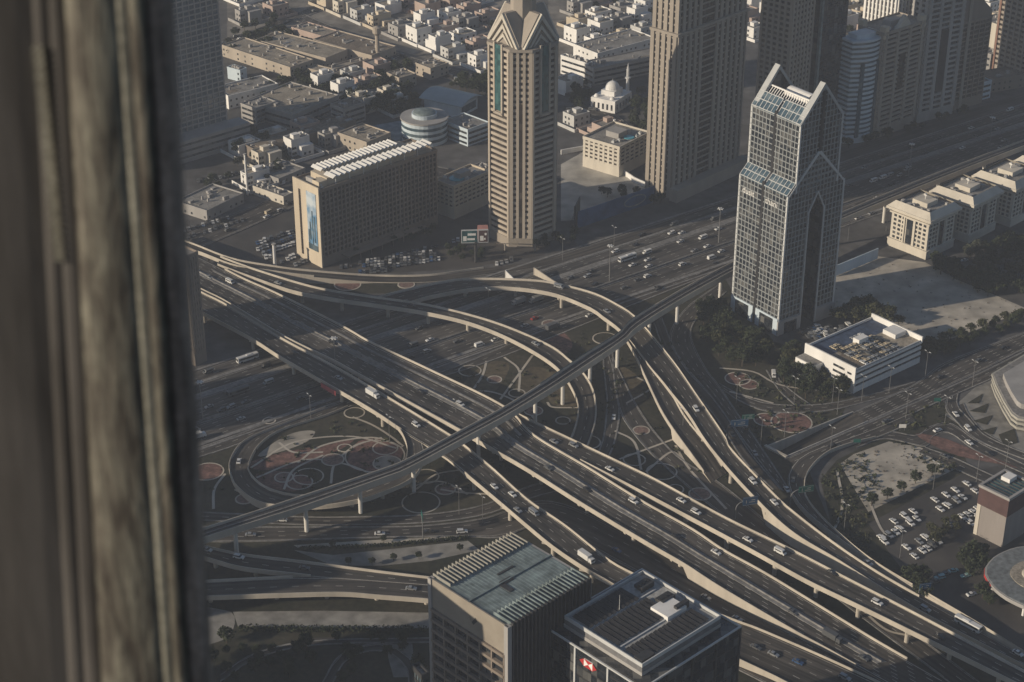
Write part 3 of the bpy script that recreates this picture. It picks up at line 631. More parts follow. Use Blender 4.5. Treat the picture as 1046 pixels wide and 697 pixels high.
# ---- panel-sided hotel with louvred roof
def hotel():
    o, a, W, D = fp((330.6, 273), (307, 260), (444, 228)); h = 47
    root, W, D = grid_tower('hotel', 'long brown hotel slab with white roof louvres and a picture banner on its end', 'hotel', (330.6, 273), (307, 260), (444, 228), h, 13, brown, glass_br, .30, .5, 30, 6, .9, .85, base_h=5.5, roof=rooftan)
    m = MB(); m.box(-1.4, -.55, -.6, D+.6, -1, h+1.5); P(m, 'end_wall', beige, root)
    m = MB(); m.box(-1.55, -1.402, D*.72, D*.80, 3, h-4); P(m, 'stair_window', glass_br, root)
    bm = bpy.data.materials.new('banner_print'); bm.use_nodes = True; nt = bm.node_tree; b = nt.nodes['Principled BSDF']; b.inputs['Roughness'].default_value = .5
    tc = nt.nodes.new('ShaderNodeTexCoord'); n = nt.nodes.new('ShaderNodeTexNoise'); n.inputs['Scale'].default_value = .09; n.inputs['Detail'].default_value = 4; nt.links.new(tc.outputs['Object'], n.inputs['Vector'])
    r = nt.nodes.new('ShaderNodeValToRGB'); r.color_ramp.elements[0].position = .42; r.color_ramp.elements[1].position = .6
    r.color_ramp.elements[0].color = (.10, .22, .36, 1); r.color_ramp.elements[1].color = (.5, .56, .6, 1); nt.links.new(n.outputs[0], r.inputs[0]); nt.links.new(r.outputs[0], b.inputs['Base Color'])
    m = MB(); m.box(-1.7, -1.402, D*.09, D*.47, 9, h-3, 0)
    for y, z0, z1, w in ((.15, 14, 30, .05), (.24, 12, 33, .045), (.33, 15, 26, .06), (.40, 10, 21, .04)): m.box(-1.75, -1.702, D*y, D*(y+w), z0, z1, 1)
    m.box(-1.75, -1.702, D*.09, D*.47, 9, 12.5, 1); P(m, 'banner', [bm, glass_b], root)
    m = MB(); m.box(8, W-12, 3.5, D-4, h-.6, h+3.6); P(m, 'penthouse', beige, root)
    for y0, y1, zz, x1 in ((D*.02, D*.40, 5.2, W-1), (D*.52, D*.92, 6.2, W-18)):
        n_ = 20; m = MB()
        for k in range(n_):
            x = 10+(x1-10)*k/n_; dx = (x1-10)/n_*.82
            i = len(m.v); m.v += [(x, y0, h+zz-1.2), (x, y1, h+zz-1.2), (x+dx*.72, y1, h+zz), (x+dx*.72, y0, h+zz), (x, y0, h+zz-1.5), (x, y1, h+zz-1.5), (x+dx*.72, y1, h+zz-.3), (x+dx*.72, y0, h+zz-.3)]
            for f in ((0, 1, 2, 3), (4, 7, 6, 5), (0, 3, 7, 4), (1, 5, 6, 2), (0, 4, 5, 1), (3, 2, 6, 7)): m.f.append(tuple(i+j for j in f)); m.m.append(0)
        for k in range(8):
            x = 12+(x1-14)*k/7
            for y in (y0+.4, y1-.4): m.tube((x, y, h-.7), (x, y, h+zz-.9), .18, n=5)
        P(m, 'roof_louvre', louver, root)
    m = MB(); m.box(2, 7.5, 3, 9, h-.6, h+3); P(m, 'lift_room', beige, root)
    m = MB(); m.box(W*.15, W*.85, -6, -.4, 3.8, 4.4); 
    for k in range(8): m.tube((W*(.17+.094*k), -5.5, 0), (W*(.17+.094*k), -5.5, 3.8), .3, n=8)
    P(m, 'entrance_canopy', brown, root)
    roof_kit(root, 6, D, h-.6, 3, seed=3)
hotel()
# ---- crowned beige tower
def crown_tower():
    # square plan turned with its clipped corner to the camera
    F = G(531, 257); a = math.radians(41); S = 35.; ch = 9.
    h = 117.; ct = 139.
    root = thing('crown_tower', 'beige banded tower with a stepped chevron crown and tall green glass slots', 'tower', F, a)
    def plan(e, c): return [(c, -e), (S-c, -e), (S+e, c), (S+e, S-c), (S-c, S+e), (c, S+e), (-e, S-c), (-e, c)]
    m = MB(); m.prism(plan(.8, ch), -1, 5.5); P(m, 'plinth', stone, root)
    z0 = 5.5; n = 32; fh = (h-z0)/n; bh = fh*.46
    m = MB(); m.prism(plan(-.5, ch), 0, fh-bh); w = P(m, 'window_band', glass_br, root); w.location.z = z0+bh
    m = MB(); m.prism(plan(.25, ch), 0, bh); b = P(m, 'floor_band', tan, root); b.location.z = z0
    for k in range(1, n): cp(w, root, (0, 0, z0+k*fh+bh)); cp(b, root, (0, 0, z0+k*fh))
    # uprights
    def up(pts, name='pilaster', mt=tan, za=z0, zb=h+.4):
        m = MB(); m.prism(pts, za, zb); return P(m, name, mt, root)
    for i in range(4):                                       # the same bays on all four sides
        ca, sa = math.cos(i*math.pi/2), math.sin(i*math.pi/2)
        def rot(p): x, y = p[0]-S/2, p[1]-S/2; return (x*ca-y*sa+S/2, x*sa+y*ca+S/2)
        for x0, x1, e in ((ch-.3, ch+1.1, 1.0), (S-ch-1.1, S-ch+.3, 1.0)):
            up([rot(p) for p in ((x0, -e), (x1, -e), (x1, .2), (x0, .2))])
        q = S/2; m = MB(); m.prism([rot(p) for p in ((q-2.5, -1.0), (q+2.5, -1.0), (q+2.5, .2), (q-2.5, .2))], h-36, h+2); P(m, 'glass_slot', glass_t, root)
        for s_ in (-1, 1): up([rot(p) for p in ((q+s_*3.2-.6, -1.3), (q+s_*3.2+.6, -1.3), (q+s_*3.2+.6, .2), (q+s_*3.2-.6, .2))], za=h-38, zb=h+3)
        m = MB(); m.prism([rot(p) for p in ((q-3.8, -1.3), (q+3.8, -1.3), (q+3.8, .2), (q-3.8, .2))], h-38.5, h-37); P(m, 'slot_sill', tan, root)
        # clipped corner bay: ladder of piers
        for f0, f1, e in ((0, .16, .9), (.3, .42, .7), (.58, .70, .7), (.84, 1, .9)):
            pa, pb = Vector((0, ch)), Vector((ch, 0)); d = (pb-pa); nn = Vector((-.7071, -.7071))
            p, q2 = pa+d*f0, pa+d*f1
            up([rot(tuple(v)) for v in (p+nn*e, q2+nn*e, q2-nn*.5, p-nn*.5)])
        m = MB(); pa, pb = Vector((0, ch)), Vector((ch, 0)); d = pb-pa; nn = Vector((-.7071, -.7071)); p, q2 = pa+d*.42, pa+d*.58
        m.prism([rot(tuple(v)) for v in (p+nn*.5, q2+nn*.5, q2-nn*.3, p-nn*.3)], z0, h-30); P(m, 'corner_glass', glass_br, root)
    # crown: two crossed gables with nested chevrons
    m = MB(); m.prism(plan(.9, ch-1), h, h+1.6); P(m, 'cornice', stone, root)
    c = S/2; H = 19.; hw = c*.72
    m = MB()
    gab = [(c-hw, h+1.6), (c+hw, h+1.6), (c+hw, h+3), (c+1.2, h+H), (c-1.2, h+H), (c-hw, h+3)]
    m.ext(gab, 3.5, S-3.5)
    i0 = len(m.v); m.ext(gab, 3.51, S-3.51)
    for k in range(i0, len(m.v)): x, y, z = m.v[k]; m.v[k] = (y, x, z+.02)
    P(m, 'crown', stone, root)
    for i in range(4):
        ca, sa = math.cos(i*math.pi/2), math.sin(i*math.pi/2)
        for j, (b0, hh, w) in enumerate(((hw+.25, H+.2, 1.9), (hw-3.6, H-5.8, 1.6), (hw-7.0, H-11.2, 1.3))):
            m = MB()
            for s_ in (-1, 1):
                e = 1.5-.3*j
                pr = [(c+s_*b0, h+1.8), (c+s_*(b0-w), h+1.8), (c+s_*.01, h+hh-w*1.6), (c+s_*.01, h+hh)]
                m.ext(pr if s_ > 0 else pr[::-1], 3.5-e, 3.45)
            for k in range(len(m.v)):
                x, y, z = m.v[k]; x -= c; y -= c; m.v[k] = (x*ca-y*sa+c, x*sa+y*ca+c, z)
            P(m, 'chevron', mat('chevron_stone', (.50, .465, .40), .7, .1, .2), root)
    m = MB(); m.tube((c, c, h+4), (c, c, h+H+26), 7.2, 7.0, 8); P(m, 'lantern', stone, root)
    m = MB(); m.tube((c, c, h+H+26), (c, c, h+H+50), 2.2, .3, 8); P(m, 'spire', frame_m, root)
    # entrance canopies
    m = MB(); m.prism([(-5, 6), (6, -5), (10, -9), (-9, 10)][::-1], 4, 4.6); 
    for x, y in ((-5.5, 6.5), (6.5, -5.5)): m.tube((x, y, 0), (x, y, 4), .5, n=8)
    P(m, 'entrance_canopy', stone, root)
crown_tower()
# ---- tall brown ribbed tower
def ribbed():
    F, L, R = (685, 203), (659, 194.5), (757, 173)
    o, a, W, D = fp(F, L, R); root = thing('ribbed_tower', 'tall brown stone tower of close upright ribs, one narrow side sunlit', 'tower', o, a)
    zs = 104; h = 250
    for nm, e, z0, z1 in (('lower_shaft', 0., -1, zs), ('upper_shaft', -1.3, zs, h)):
        m = MB(); m.box(-e, W+e, -e, D+e, z0, z1); P(m, nm, glass_br, root)
        n = 13
        segs = [(x, x+w) for x, w in zip([W*k/n for k in range(n)], [W/n*.52]*n)]
        for k, (p, q) in enumerate(segs):
            if 5 <= k <= 6: continue
            m = MB(); m.box(p-(e if k == 0 else 0), q, -e-.9, -e+.2, z0, z1); P(m, 'rib', stone, root)
        m = MB(); m.box(W-.9+e, W+e+.3, -e-.9, -e+.2, z0, z1); P(m, 'rib', stone, root)
        for k in range(5):
            y = D*k/4.6+.3; m = MB(); m.box(-e-.9-(-e)*0+0, -e+.2, y-.1, y+D*.135, z0, z1); o_ = P(m, 'rib', stone, root); o_.location.x = -2*e*0
        for k in range(8):
            y = D*k/8; m = MB(); m.box(W+e-.2, W+e+.9, y, y+1.3, z0, z1); P(m, 'rib', stone, root)
        fh = 3.9; k = z0+4
        m = MB(); m.box(-e-.25, W+e+.25, -e-.25, D+e+.25, 0, 1.0); b = P(m, 'floor_band', stone, root); b.location.z = k
        while k+fh < min(z1, 165):
            k += fh; cp(b, root, (0, 0, k))
    m = MB(); m.box(-1.1, W+1.1, -1.1, D+1.1, zs-1.6, zs+.01); P(m, 'setback_ledge', stone, root)
    m = MB(); m.box(-1.2, W+1.2, -1.2, D+1.2, h, h+4); P(m, 'roof', roofbrown, root)
    m = MB(); m.box(-3, W+4, -7, -1, -1, 8); P(m, 'podium', stone, root)
ribbed()
# ---- twin-gabled glass tower with the pointed arch
def gable_tower():
    F = (794, 343); o, a, W, D = fp(F, (745, 325), (853, 313)); a = math.radians(36); W = 40.; D = 36.
    root = thing('gabled_tower', 'grey gridded glass tower with sloping glass roofs and a tall pointed arch through it', 'tower', o, a)
    hl, ha, hu, hr = 79., 100., 116., 134.
    low = [(0, -1), (.40*W, -1), (.40*W, 66), (.53*W, 76), (.66*W, 66), (.66*W, -1), (W, -1), (W, hl), (W/2, ha), (0, hl)]
    i = 5.2
    upp = [(i, hl), (W-i, hl), (W-i, hu), (W/2, hr), (i, hu)]
    m = MB(); m.ext(low, .4, D-.4); P(m, 'lower_block', glass, root)
    # upper block: low middle behind two gable walls
    m = MB(); m.ext([(i+.02, hl-8), (W-i-.02, hl-8), (W-i-.02, hu), (i+.02, hu)], .45, D-.45); P(m, 'upper_block', glass, root)
    for y0, y1 in ((.4, 3.2), (D-3.2, D-.4)):
        m = MB(); m.ext([(i, hu), (W-i, hu), (W/2, hr)], y0, y1); P(m, 'gable_wall', glass, root)
        m = MB()
        for s_ in (-1, 1):
            x0 = W/2+s_*(W/2-i+.4)
            m.ext([(x0, hu-.2), (x0-s_*1.8, hu-.2), (W/2, hr-1.2), (W/2, hr+1.0)], y0-.5, y1+.3)
        P(m, 'gable_coping', mat('coping_metal', (.38, .39, .39), .5, .1, .2), root)
    m = MB()
    # grids
    def pl(mb, a0, a1, z0, z1, t): mb.box(a0, a1, .4-t, .45, z0, z1)
    g = MB(); face_grid(g, low, 3.1, 2.5, .5, .3, pl)
    P(g, 'facade_grid', grid_m, root)
    g = MB(); face_grid(g, upp, 3.1, 2.5, .5, .3, pl); P(g, 'facade_grid', grid_m, root)
    def pl2(mb, a0, a1, z0, z1, t): mb.box(-t, .05, a0, a1, z0, z1)
    def pl3(mb, a0, a1, z0, z1, t): mb.box(i-t, i+.05, a0, a1, z0, z1)
    for y0, y1 in ((.4, D*.475), (D*.525, D-.4)):
        g = MB(); face_grid(g, [(y0, -1), (y1, -1), (y1, hl), (y0, hl)], 3.1, 2.6, .5, .3, pl2); P(g, 'facade_grid', grid_m, root)
        g = MB(); face_grid(g, [(y0, hl+5.4), (y1, hl+5.4), (y1, hu), (y0, hu)], 3.1, 2.6, .5, .3, pl3); P(g, 'facade_grid', grid_m, root)
        # sloping glass roofs
        for nm, x0, z0, x1, z1 in (('glass_roof', -.2, hl+.1, i+.0, hl+(ha-hl)*i/(W/2)+.1), ('glass_roof', i-.2, hu+.1, i+5.5, hu+.1+(hr-hu)*5.5/(W/2-i))):
            m = MB(); m.ext([(x0, z0-.6), (x1, z1-.6), (x1, z1+.1), (x0, z0+.1)], y0, y1)
            P(m, nm, glass_b, root)
            m = MB(); n_ = 6
            for k in range(n_+1):
                y = y0+(y1-y0)*k/n_; m.ext([(x0, z0+.1), (x1, z1+.1), (x1, z1+.4), (x0, z0+.4)], y-.15, y+.15)
            for f in (0, .5, 1):
                x = x0+(x1-x0)*f; z = z0+(z1-z0)*f; m.ext([(x-.2, z+.1), (x+.2, z+.1), (x+.2, z+.45), (x-.2, z+.45)], y0, y1)
            P(m, 'glazing_bar', frame_m, root)
    for s0, s1, z0, z1 in ((0, .05, -1, hl), (i, i+.05, hl, hu)):
        m = MB(); m.box(s0-.15, s0+.6, D*.475, D*.525, z0, z1+2); P(m, 'recess_strip', dark, root)
    # edge frames
    for x, y, z in ((0, 0, hl), (0, D-.8, hl), (W-.8, 0, hl)):
        m = MB(); m.box(x-.1, x+.9, y-.1, y+.9, -1, z); P(m, 'corner_post', frame_m, root)
    for x, y in ((i, 0), (i, D-.8), (W-i-.8, 0)):
        m = MB(); m.box(x-.1, x+.9, y-.1, y+.9, hl, hu); P(m, 'corner_post', frame_m, root)
    m = MB()
    for s_ in (-1, 1):
        x0 = W/2+s_*(W/2+.2); m.ext([(x0, hl-1), (x0-s_*1.2, hl-1), (W/2, ha-2.4), (W/2, ha)], -.25, .38)
    P(m, 'gable_band', frame_m, root)
    m = MB(); m.box(W/2-.9, W/2+.9, -.35, .38, ha-1, hr-3); P(m, 'centre_strip', dark, root)
    m = MB(); m.ext([(.40*W-.6, 0), (.40*W, 0), (.40*W, 66), (.53*W, 76), (.66*W, 66), (.66*W, 0), (.66*W+.6, 0), (.66*W+.6, 66.4), (.53*W, 77.2), (.40*W-.6, 66.4)], -.3, .38); P(m, 'arch_frame', frame_m, root)
    m = MB(); m.box(.40*W, .66*W, 9, 9.8, -1, 70); P(m, 'arch_dark_panel', dark, root)  # dark panel closes the see-through arch, standing in for the shade inside
    m = MB()
    for k in range(16): m.box(.40*W, .66*W, 8.4, 9, 4*k, 4*k+.5)
    P(m, 'arch_panel_bar', dmetal, root)
    # roof well
    m = MB(); m.box(i+1, W-i-1, 3.3, D-3.3, hu-.5, hu+.3); P(m, 'roof_well', roofgrey, root)
    m = MB()
    for k in range(18): y = 3.6+(D-7.2)*k/17; m.ext([(i+5.6, hu+5.4), (i+9.5, hu+9.2), (i+9.5, hu+9.5), (i+5.6, hu+5.7)], y-.2, y+.2)
    m.ext([(i+5.4, hu+5.2), (i+6, hu+5.2), (i+6, hu+5.9), (i+5.4, hu+5.9)], 3.3, D-3.3); m.ext([(i+9.3, hu+9.2), (i+9.9, hu+9.2), (i+9.9, hu+9.9), (i+9.3, hu+9.9)], 3.3, D-3.3)
    P(m, 'roof_pergola', louver, root)
    m = MB(); 
    pr = [(W/2+3+4*math.cos(t), hu+5+4*math.sin(t)) for t in [math.pi*k/10 for k in range(11)]]
    m.ext(pr, D*.3, D*.75); P(m, 'water_tank', white, root)
    for q in ((-.6, W*.40-.61), (W*.66+.61, W+.5)): m = MB(); m.box(*q, -.5, .3, -1, 8, 0); P(m, 'base_panel', grey, root)
    for q in ((.301, D*.47), (D*.53, D)): m = MB(); m.box(-.6, .3, *q, -1, 9.5); P(m, 'base_panel', bluewhite, root)
    for x0, x1 in ((D*.1, D*.38), (D*.62, D*.9)):
        m = MB(); m.box(-.75, -.602, x0, x1, 0, 8.5); P(m, 'shop_window', glass, root)
    m = MB(); m.box(W*.1, W*.32, -.65, -.502, 0, 6.5); P(m, 'shop_window', glass, root)
    for txt, y in (('dusit', D*.78), ('thani', D*.3)):
        cu = bpy.data.curves.new('sign_text', 'FONT'); cu.body = txt; cu.size = 4.6; cu.extrude = .12; cu.align_x = 'CENTER'
        t = bpy.data.objects.new('tmp', cu); C.objects.link(t); dg = bpy.context.evaluated_depsgraph_get(); me = bpy.data.meshes.new_from_object(t.evaluated_get(dg)); bpy.data.objects.remove(t)
        me.materials.clear(); me.materials.append(louver); so = bpy.data.objects.new('sign_lettering', me); C.objects.link(so); so.parent = root
        so.location = (-.5, y, hl-8.5); so.rotation_euler = (math.pi/2, 0, -math.pi/2)
gable_tower()
# ---- foreground towers
def rib_roof_tower():
    h = 100.; o, a, W, D = fp((519, 638), (437, 590), (606, 591), h); root = thing('office_tower', 'dark foreground tower with a grey-blue metal roof edged by upright ribs', 'office tower', o, a)
    m = MB(); m.box(0, W, 0, D, -1, h-3); P(m, 'core', glass, root)
    m = MB(); m.box(-.5, -.002, -.3, D+.3, h-12, h-.6); P(m, 'top_band', mat('band_panel', (.27, .24, .20), .7, .12, .1), root)
    m = MB(); m.poly([(-.52, D*.40, h-5), (-.52, D*.45, h-7.6), (-.52, D*.43, h-8.4), (-.52, D*.375, h-6)]); m.poly([(-.52, D*.45, h-7.6), (-.52, D*.485, h-5.2), (-.52, D*.47, h-6.6), (-.52, D*.44, h-8.2)]); P(m, 'emblem', dmetal, root)
    n = 21; fh = (h-13)/n
    m = MB(); m.box(-1.2, -.01, 1.2, D-.6, 0, 1.1); b = P(m, 'balcony_band', brown, root); b.location.z = 0
    for k in range(1, n+1): cp(b, root, (0, 0, k*fh-.3))
    for k in range(7):
        m = MB(); y = 1.0+(D-2)*k/6; m.box(-1.0, .01, y-.3, y+.3, -1, h-12); P(m, 'fin', brown, root)
    m = MB(); m.box(-.9, .9, -.8, 1.0, -1, h-.6); P(m, 'corner_post', grey, root)
    m = MB(); m.box(-1.0, .8, D-.9, D+.6, -1, h-.6); P(m, 'corner_post', grey, root)
    nr = 22
    m = MB(); m.box(-.28, .28, -1.1, .01, 0, h+.2); r0 = None
    for k in range(nr):
        x = 1.4+(W-2.2)*k/(nr-1)
        if r0 is None: r0 = P(m, 'wall_rib', dmetal, root); r0.location = (x, 0, 0)
        else: cp(r0, root, (x, 0, 0))
    m = MB(); m.box(.3, W-.3, .02, D-.3, h-3.2, h-1); P(m, 'roof', greyblue, root)
    m = MB(); k = 0
    while k < W-2: m.box(k+1, k+1.08, 8.5, D-8.5, h-1, h-.9); k += 1.4
    P(m, 'roof_seam', greyblue, root)
    for y0, y1, nm in ((-.6, 8, 'roof_rib'), (D-8, D+.5, 'roof_rib')):
        m = MB(); m.ext([(-.13, h-.999), (.13, h-.999), (.13, h+.1), (-.13, h+.1)], y0, y1); q = None
        for k in range(nr):
            x = 1.4+(W-2.2)*k/(nr-1)
            if q is None: q = P(m, nm, mat('roof_rib_metal', (.30, .29, .255), .6, .15, .3) if y0 > 0 else greyblue, root); q.location.x = x
            else: cp(q, root, (x, 0, 0))
    m = MB(); m.box(-.4, W+.4, D*.5-.25, D*.5+.25, h-.99, h-.5); P(m, 'roof_ridge', greyblue, root)
    for x, y, sx, sy, hh in ((W*.45, D*.5, 5, 2, .3), (W*.55, D*.62, 7, .8, .3), (W*.38, D*.42, 2, 5, .3)):
        m = MB(); m.box(x-sx/2, x+sx/2, y-sy/2, y+sy/2, h-.98, h-1+hh); P(m, 'roof_hatch', dmetal, root)
    m = MB(); m.box(W-.35, W+.5, -.3, D+.3, -1, h-1); P(m, 'back_wall', grey, root)
    m = MB(); m.box(0, W, D-.3, D+.2, -1, h-1); P(m, 'back_wall', grey, root)
rib_roof_tower()
def dark_tower():
    h = 92.; o, a, W, D = fp((656, 680), (575, 631), (738, 631), h); root = thing('bank_tower', 'dark glass foreground tower with a white-edged roof, solar panels and a red and white logo', 'office tower', o, a)
    e = 4.6; hf = h-3.2
    m = MB(); m.box(-e, W+e, -e, D+e, -1, hf-1); P(m, 'core', glass, root)
    m = MB(); m.box(0, W, 0, D, hf-1, h-.9); P(m, 'roof_storey', mat('storey_panel', (.16, .16, .165), .6, .2, .4), root)
    m = MB(); m.box(-.15, W+.15, -.15, D+.15, hf-.9, hf+.4); P(m, 'storey_base', grey, root)
    m = MB(); m.box(.7, W-.7, .7, D-.7, h-.9, h-.5); P(m, 'roof', mat('roof_pale', (.36, .36, .35), .8, .2, .2, fine=.6), root)
    m = MB()
    for q in ((0, W, 0, .35), (0, W, D-.35, D), (0, .35, .352, D-.352), (W-.35, W, .352, D-.352)): m.box(*q, h-.9, h+.5)
    P(m, 'roof_parapet', frame_m, root)
    m = MB()
    for q in ((-e-.3, W+e+.3, -e-.3, -e+.2), (-e-.3, W+e+.3, D+e-.2, D+e+.3), (-e-.3, -e+.2, -e+.202, D+e-.202), (W+e-.2, W+e+.3, -e+.202, D+e-.202)): m.box(*q, hf-1, hf-.4)
    P(m, 'edge_frame', frame_m, root)
    for k in range(4):
        y = -e+(D+2*e)*k/3; m = MB(); m.box(-e-.55, -e+.1, y-.35, y+.35, -1, hf-1); P(m, 'frame_post', frame_m, root)
    for k in range(1, 5):
        x = -e+(W+2*e)*k/4; m = MB(); m.box(x-.3, x+.3, -e-.5, -e+.1, -1, hf-1); P(m, 'frame_post', dmetal, root)
    m = MB(); m.box(-e-.02, W+e+.02, -e-.02, D+e+.02, 0, .5); b = P(m, 'floor_band', dark, root); b.location.z = 2
    for k in range(1, 23): cp(b, root, (0, 0, 2+k*3.75))
    # solar arrays
    for x0, x1, y0, y1 in ((2, W-10, D-10, D-1.6), (2, W-9, D*.36, D*.68), (2, W-1.6, 1.6, D*.27)):
        nx = int((x1-x0)/2.1)
        m = MB()
        for k in range(nx):
            x = x0+k*2.1; m.ext([(x, h-.1), (x+1.6, h+.25), (x+1.6, h+.33), (x, h-.02)], y0, y1)
        P(m, 'solar_array', dark, root)
    for x, y in ((W-6, D-6), (W-6.5, D-16)):
        m = MB(); m.box(x-3, x+3, y-1.6, y+1.6, h+.2, h+1.4); m.box(x-3, x+3, y-1.9, y-1.602, h-.5, h+1.5)
        P(m, 'cooling_unit', dmetal, root)
        m = MB()
        for k in range(3): m.tube((x-2+2*k, y, h+1.4), (x-2+2*k, y, h+1.65), .8, n=10)
        P(m, 'fan', dark, root)
    m = MB(); m.box(W-14, W-5, D*.30, D*.52, h-.5, h+1.2); P(m, 'plant_room', white, root)
    m = MB(); m.box(W-9, W-3, D*.32, D*.36, h-.5, h+2.2); P(m, 'louvre_screen', dmetal, root)
    m = MB(); m.tube((W*.42, D*.72, h-.5), (W*.42, D*.72, h+6), .12, .05, 6); P(m, 'antenna', louver, root)
    m = MB(); m.box(1, 7, 1, 4.5, h-.5, h+.6); P(m, 'plant_room', dmetal, root)
    for y in (D*.33, D*.72):
        m = MB(); m.box(2, W-4, y-.25, y+.25, h-.49, h-.1); P(m, 'cable_tray', frame_m, root)
    # logo on the left face: white hexagon field with red triangles
    x = -e-.35; yc = D*.54; zc = hf-4.6; hw, hh = 1.9, 1.5
    m = MB()
    def tri(pts, k, x_): m.poly([(x_, yc-p[0]*hw, zc+p[1]*hh) for p in pts], k)
    m.box(x+.002, -e, yc-hw, yc+hw, zc-hh, zc+hh, 0)
    tri([(-1, 1), (1, 1), (0, 0)], 1, x-.01); tri([(-1, -1), (0, 0), (1, -1)], 1, x-.01)
    tri([(1, 1), (2, 0), (1, -1)], 1, x-.01); tri([(-1, 1), (-1, -1), (-2, 0)], 1, x-.01)
    lw = mat('logo_white', (.75, .74, .72), .5); P(m, 'logo', [lw, red], root)
dark_tower()
grid_tower('glass_annexe', 'narrow glazed annexe beside the ribbed-roof tower', 'building', (431, 690), (421, 681), (437, 688), 84, 20, dmetal, glass_b, .3, .2, 3, 3, .3, .4, basez=84)
# ---- tower at the left edge behind the mullion
r_, W_, D_ = grid_tower('lattice_tower', 'tall blue-grey tower with fine pale floor lines above a stepped podium', 'tower', (140, 172), (120, 160), (231, 143), 165, 44, grey, glass_b, .25, .5, 16, 6, .7, .55, base_h=14)
m = MB(); m.box(-4, W_+9, -13, -.6, -1, 14.5, 0, 0); P(m, 'podium', grey, r_)
for k in range(3):
    m = MB(); m.box(-4.1, W_+9.1, -13.1, -.7, 3+k*4, 4.4+k*4); P(m, 'podium_window', glass, r_)
m = MB(); m.box(2, 26, -11, -2, 14.5, 18); P(m, 'plant_room', grey, r_)
grid_tower('apartment_block', 'dark brown apartment block standing beside the window mullion', 'apartment block', (200, 374), (140, 345), (211, 369), height_at((200, 374), 262), 15, brown, glass_br, .5, .3, 4, 14, .5, 1.0)
# ---- buildings behind
navy_glass = mat('navy_panel', (.018, .022, .034), .3, .2, .3)
def b_plain(*a, **k): 
    r, W, D = grid_tower(*a, **k); h = a[6]; roof_kit(r, W, D, h-.6, 5, seed=int(h*7)); return r, W, D
r_, W_, D_ = b_plain('pool_block', 'small cream office block with a blue pool on its roof beside the hotel', 'office block', (464, 224), (445, 217), (500, 208), 21, 5, beige, glass_br, .55, .3, 8, 4, .35, 1.0)
m = MB(); m.tube((W_*.35, D_*.5, 20.5), (W_*.35, D_*.5, 20.95), 4.6, n=20); P(m, 'roof_pool', pool, r_)
r_, W_, D_ = b_plain('roof_garden_block', 'beige block with a green roof and blue pool behind the blue hoarding', 'office block', (632, 181), (594, 171), (665, 166), 20, 5, cream, glass_br, .5, .3, 6, 7, .4, 1.6)
m = MB(); m.tube((W_*.55, D_*.2, 19.5), (W_*.55, D_*.2, 19.9), 3.4, n=20); P(m, 'roof_pool', pool, r_)
r_, W_, D_ = b_plain('apartment_tower', 'beige apartment tower with a rounded parapet behind the gabled tower', 'apartment tower', (798, 168), (768, 158), (820, 158), 110, 30, stone, glass_br, .45, .3, 6, 5, .6, 1.6)
m = MB()
for k in range(18):
    t0, t1 = 2*math.pi*k/18, 2*math.pi*(k+1)/18
    m.prism([(W_/2+r*math.cos(t), D_/2+r*math.sin(t)) for r, t in ((9, t0), (9.8, t0), (9.8, t1), (9, t1))], 109.5, 114)
P(m, 'roof_ring', white, r_)
r_, W_, D_ = grid_tower('black_tower', 'black glass tower with one pale upright edge strip', 'tower', (828, 152), (806, 144), (854, 141), 200, 48, navy_glass, glass, .12, .05, 6, 4, .1, .2)
m = MB(); m.box(-1.0, .8, -1.0, .8, -1, 200); P(m, 'edge_strip', greyblue, r_)
def blue_tower():
    o, a, W, D = fp((862, 147), (851, 141), (890, 137)); h = 68
    root = thing('curved_tower', 'pale blue round-topped balcony tower behind the gabled tower', 'apartment tower', o, a)
    pts = [(0, D), (0, 0)]+[(W*k/10, -4.5*math.sin(math.pi*k/10)) for k in range(1, 10)]+[(W, 0), (W, D)]
    pts = pts[::-1] if False else pts
    def grow(e): c = Vector((W/2, D/2)); return [tuple(c+(Vector(p)-c)*(1+e/12)) for p in pts]
    n = 20; fh = (h-4)/n
    m = MB(); m.prism(grow(-.4), 0, fh*.5); w = P(m, 'window_band', glass_b, root); w.location.z = 4+fh*.5
    m = MB(); m.prism(grow(.2), 0, fh*.5); b = P(m, 'balcony_band', bluewhite, root); b.location.z = 4
    for k in range(1, n): cp(w, root, (0, 0, 4+k*fh+fh*.5)); cp(b, root, (0, 0, 4+k*fh))
    m = MB(); m.prism(grow(.3), -1, 4); P(m, 'plinth', bluewhite, root)
    for k in (1, 4):
        x = W*(.1+.16*k); m = MB(); m.box(x-1.4, x+1.4, -5.2+abs(k-2.5)*.8, 0, 4, h-14); P(m, 'bay', glass_b, root)
    m = MB(); m.prism(grow(.6), h, h+1.4); P(m, 'roof', bluewhite, root)
    m = MB(); m.prism(grow(-4), h+1.4, h+4); P(m, 'roof_house', bluewhite, root)
blue_tower()
r_, W_, D_ = b_plain('balcony_tower', 'brown-beige balcony tower with a pointed gable crown right of the pale blue tower', 'apartment tower', (893, 142), (870, 133), (930, 127), 72, 20, stone, glass_br, .5, 1.0, 3, 2, 1.3, 2.4)
m = MB(); m.ext([(W_*.3, 71), (W_*.7, 71), (W_*.5, 80)], -.6, 2.2); P(m, 'gable', cream, r_)
m = MB(); m.box(-1.2, 3, -1.2, 3, 68, 76); m.box(W_-3, W_+1.2, -1.2, 3, 68, 76); m.box(-1.2, 3, D_-3, D_+1.2, 68, 76); P(m, 'corner_turret', beige, r_)
m = MB(); m.box(W_*.42, W_*.58, -1.1, -.4, 30, 54); P(m, 'recess_window', glass_br, r_)
b_plain('striped_tower', 'white tower with strong upright stripes rising behind the gable-crowned tower', 'apartment tower', (905, 118), (874, 108), (945, 102), 112, 28, white, glass, .2, .1, 11, 8, 1.2, 1.3)
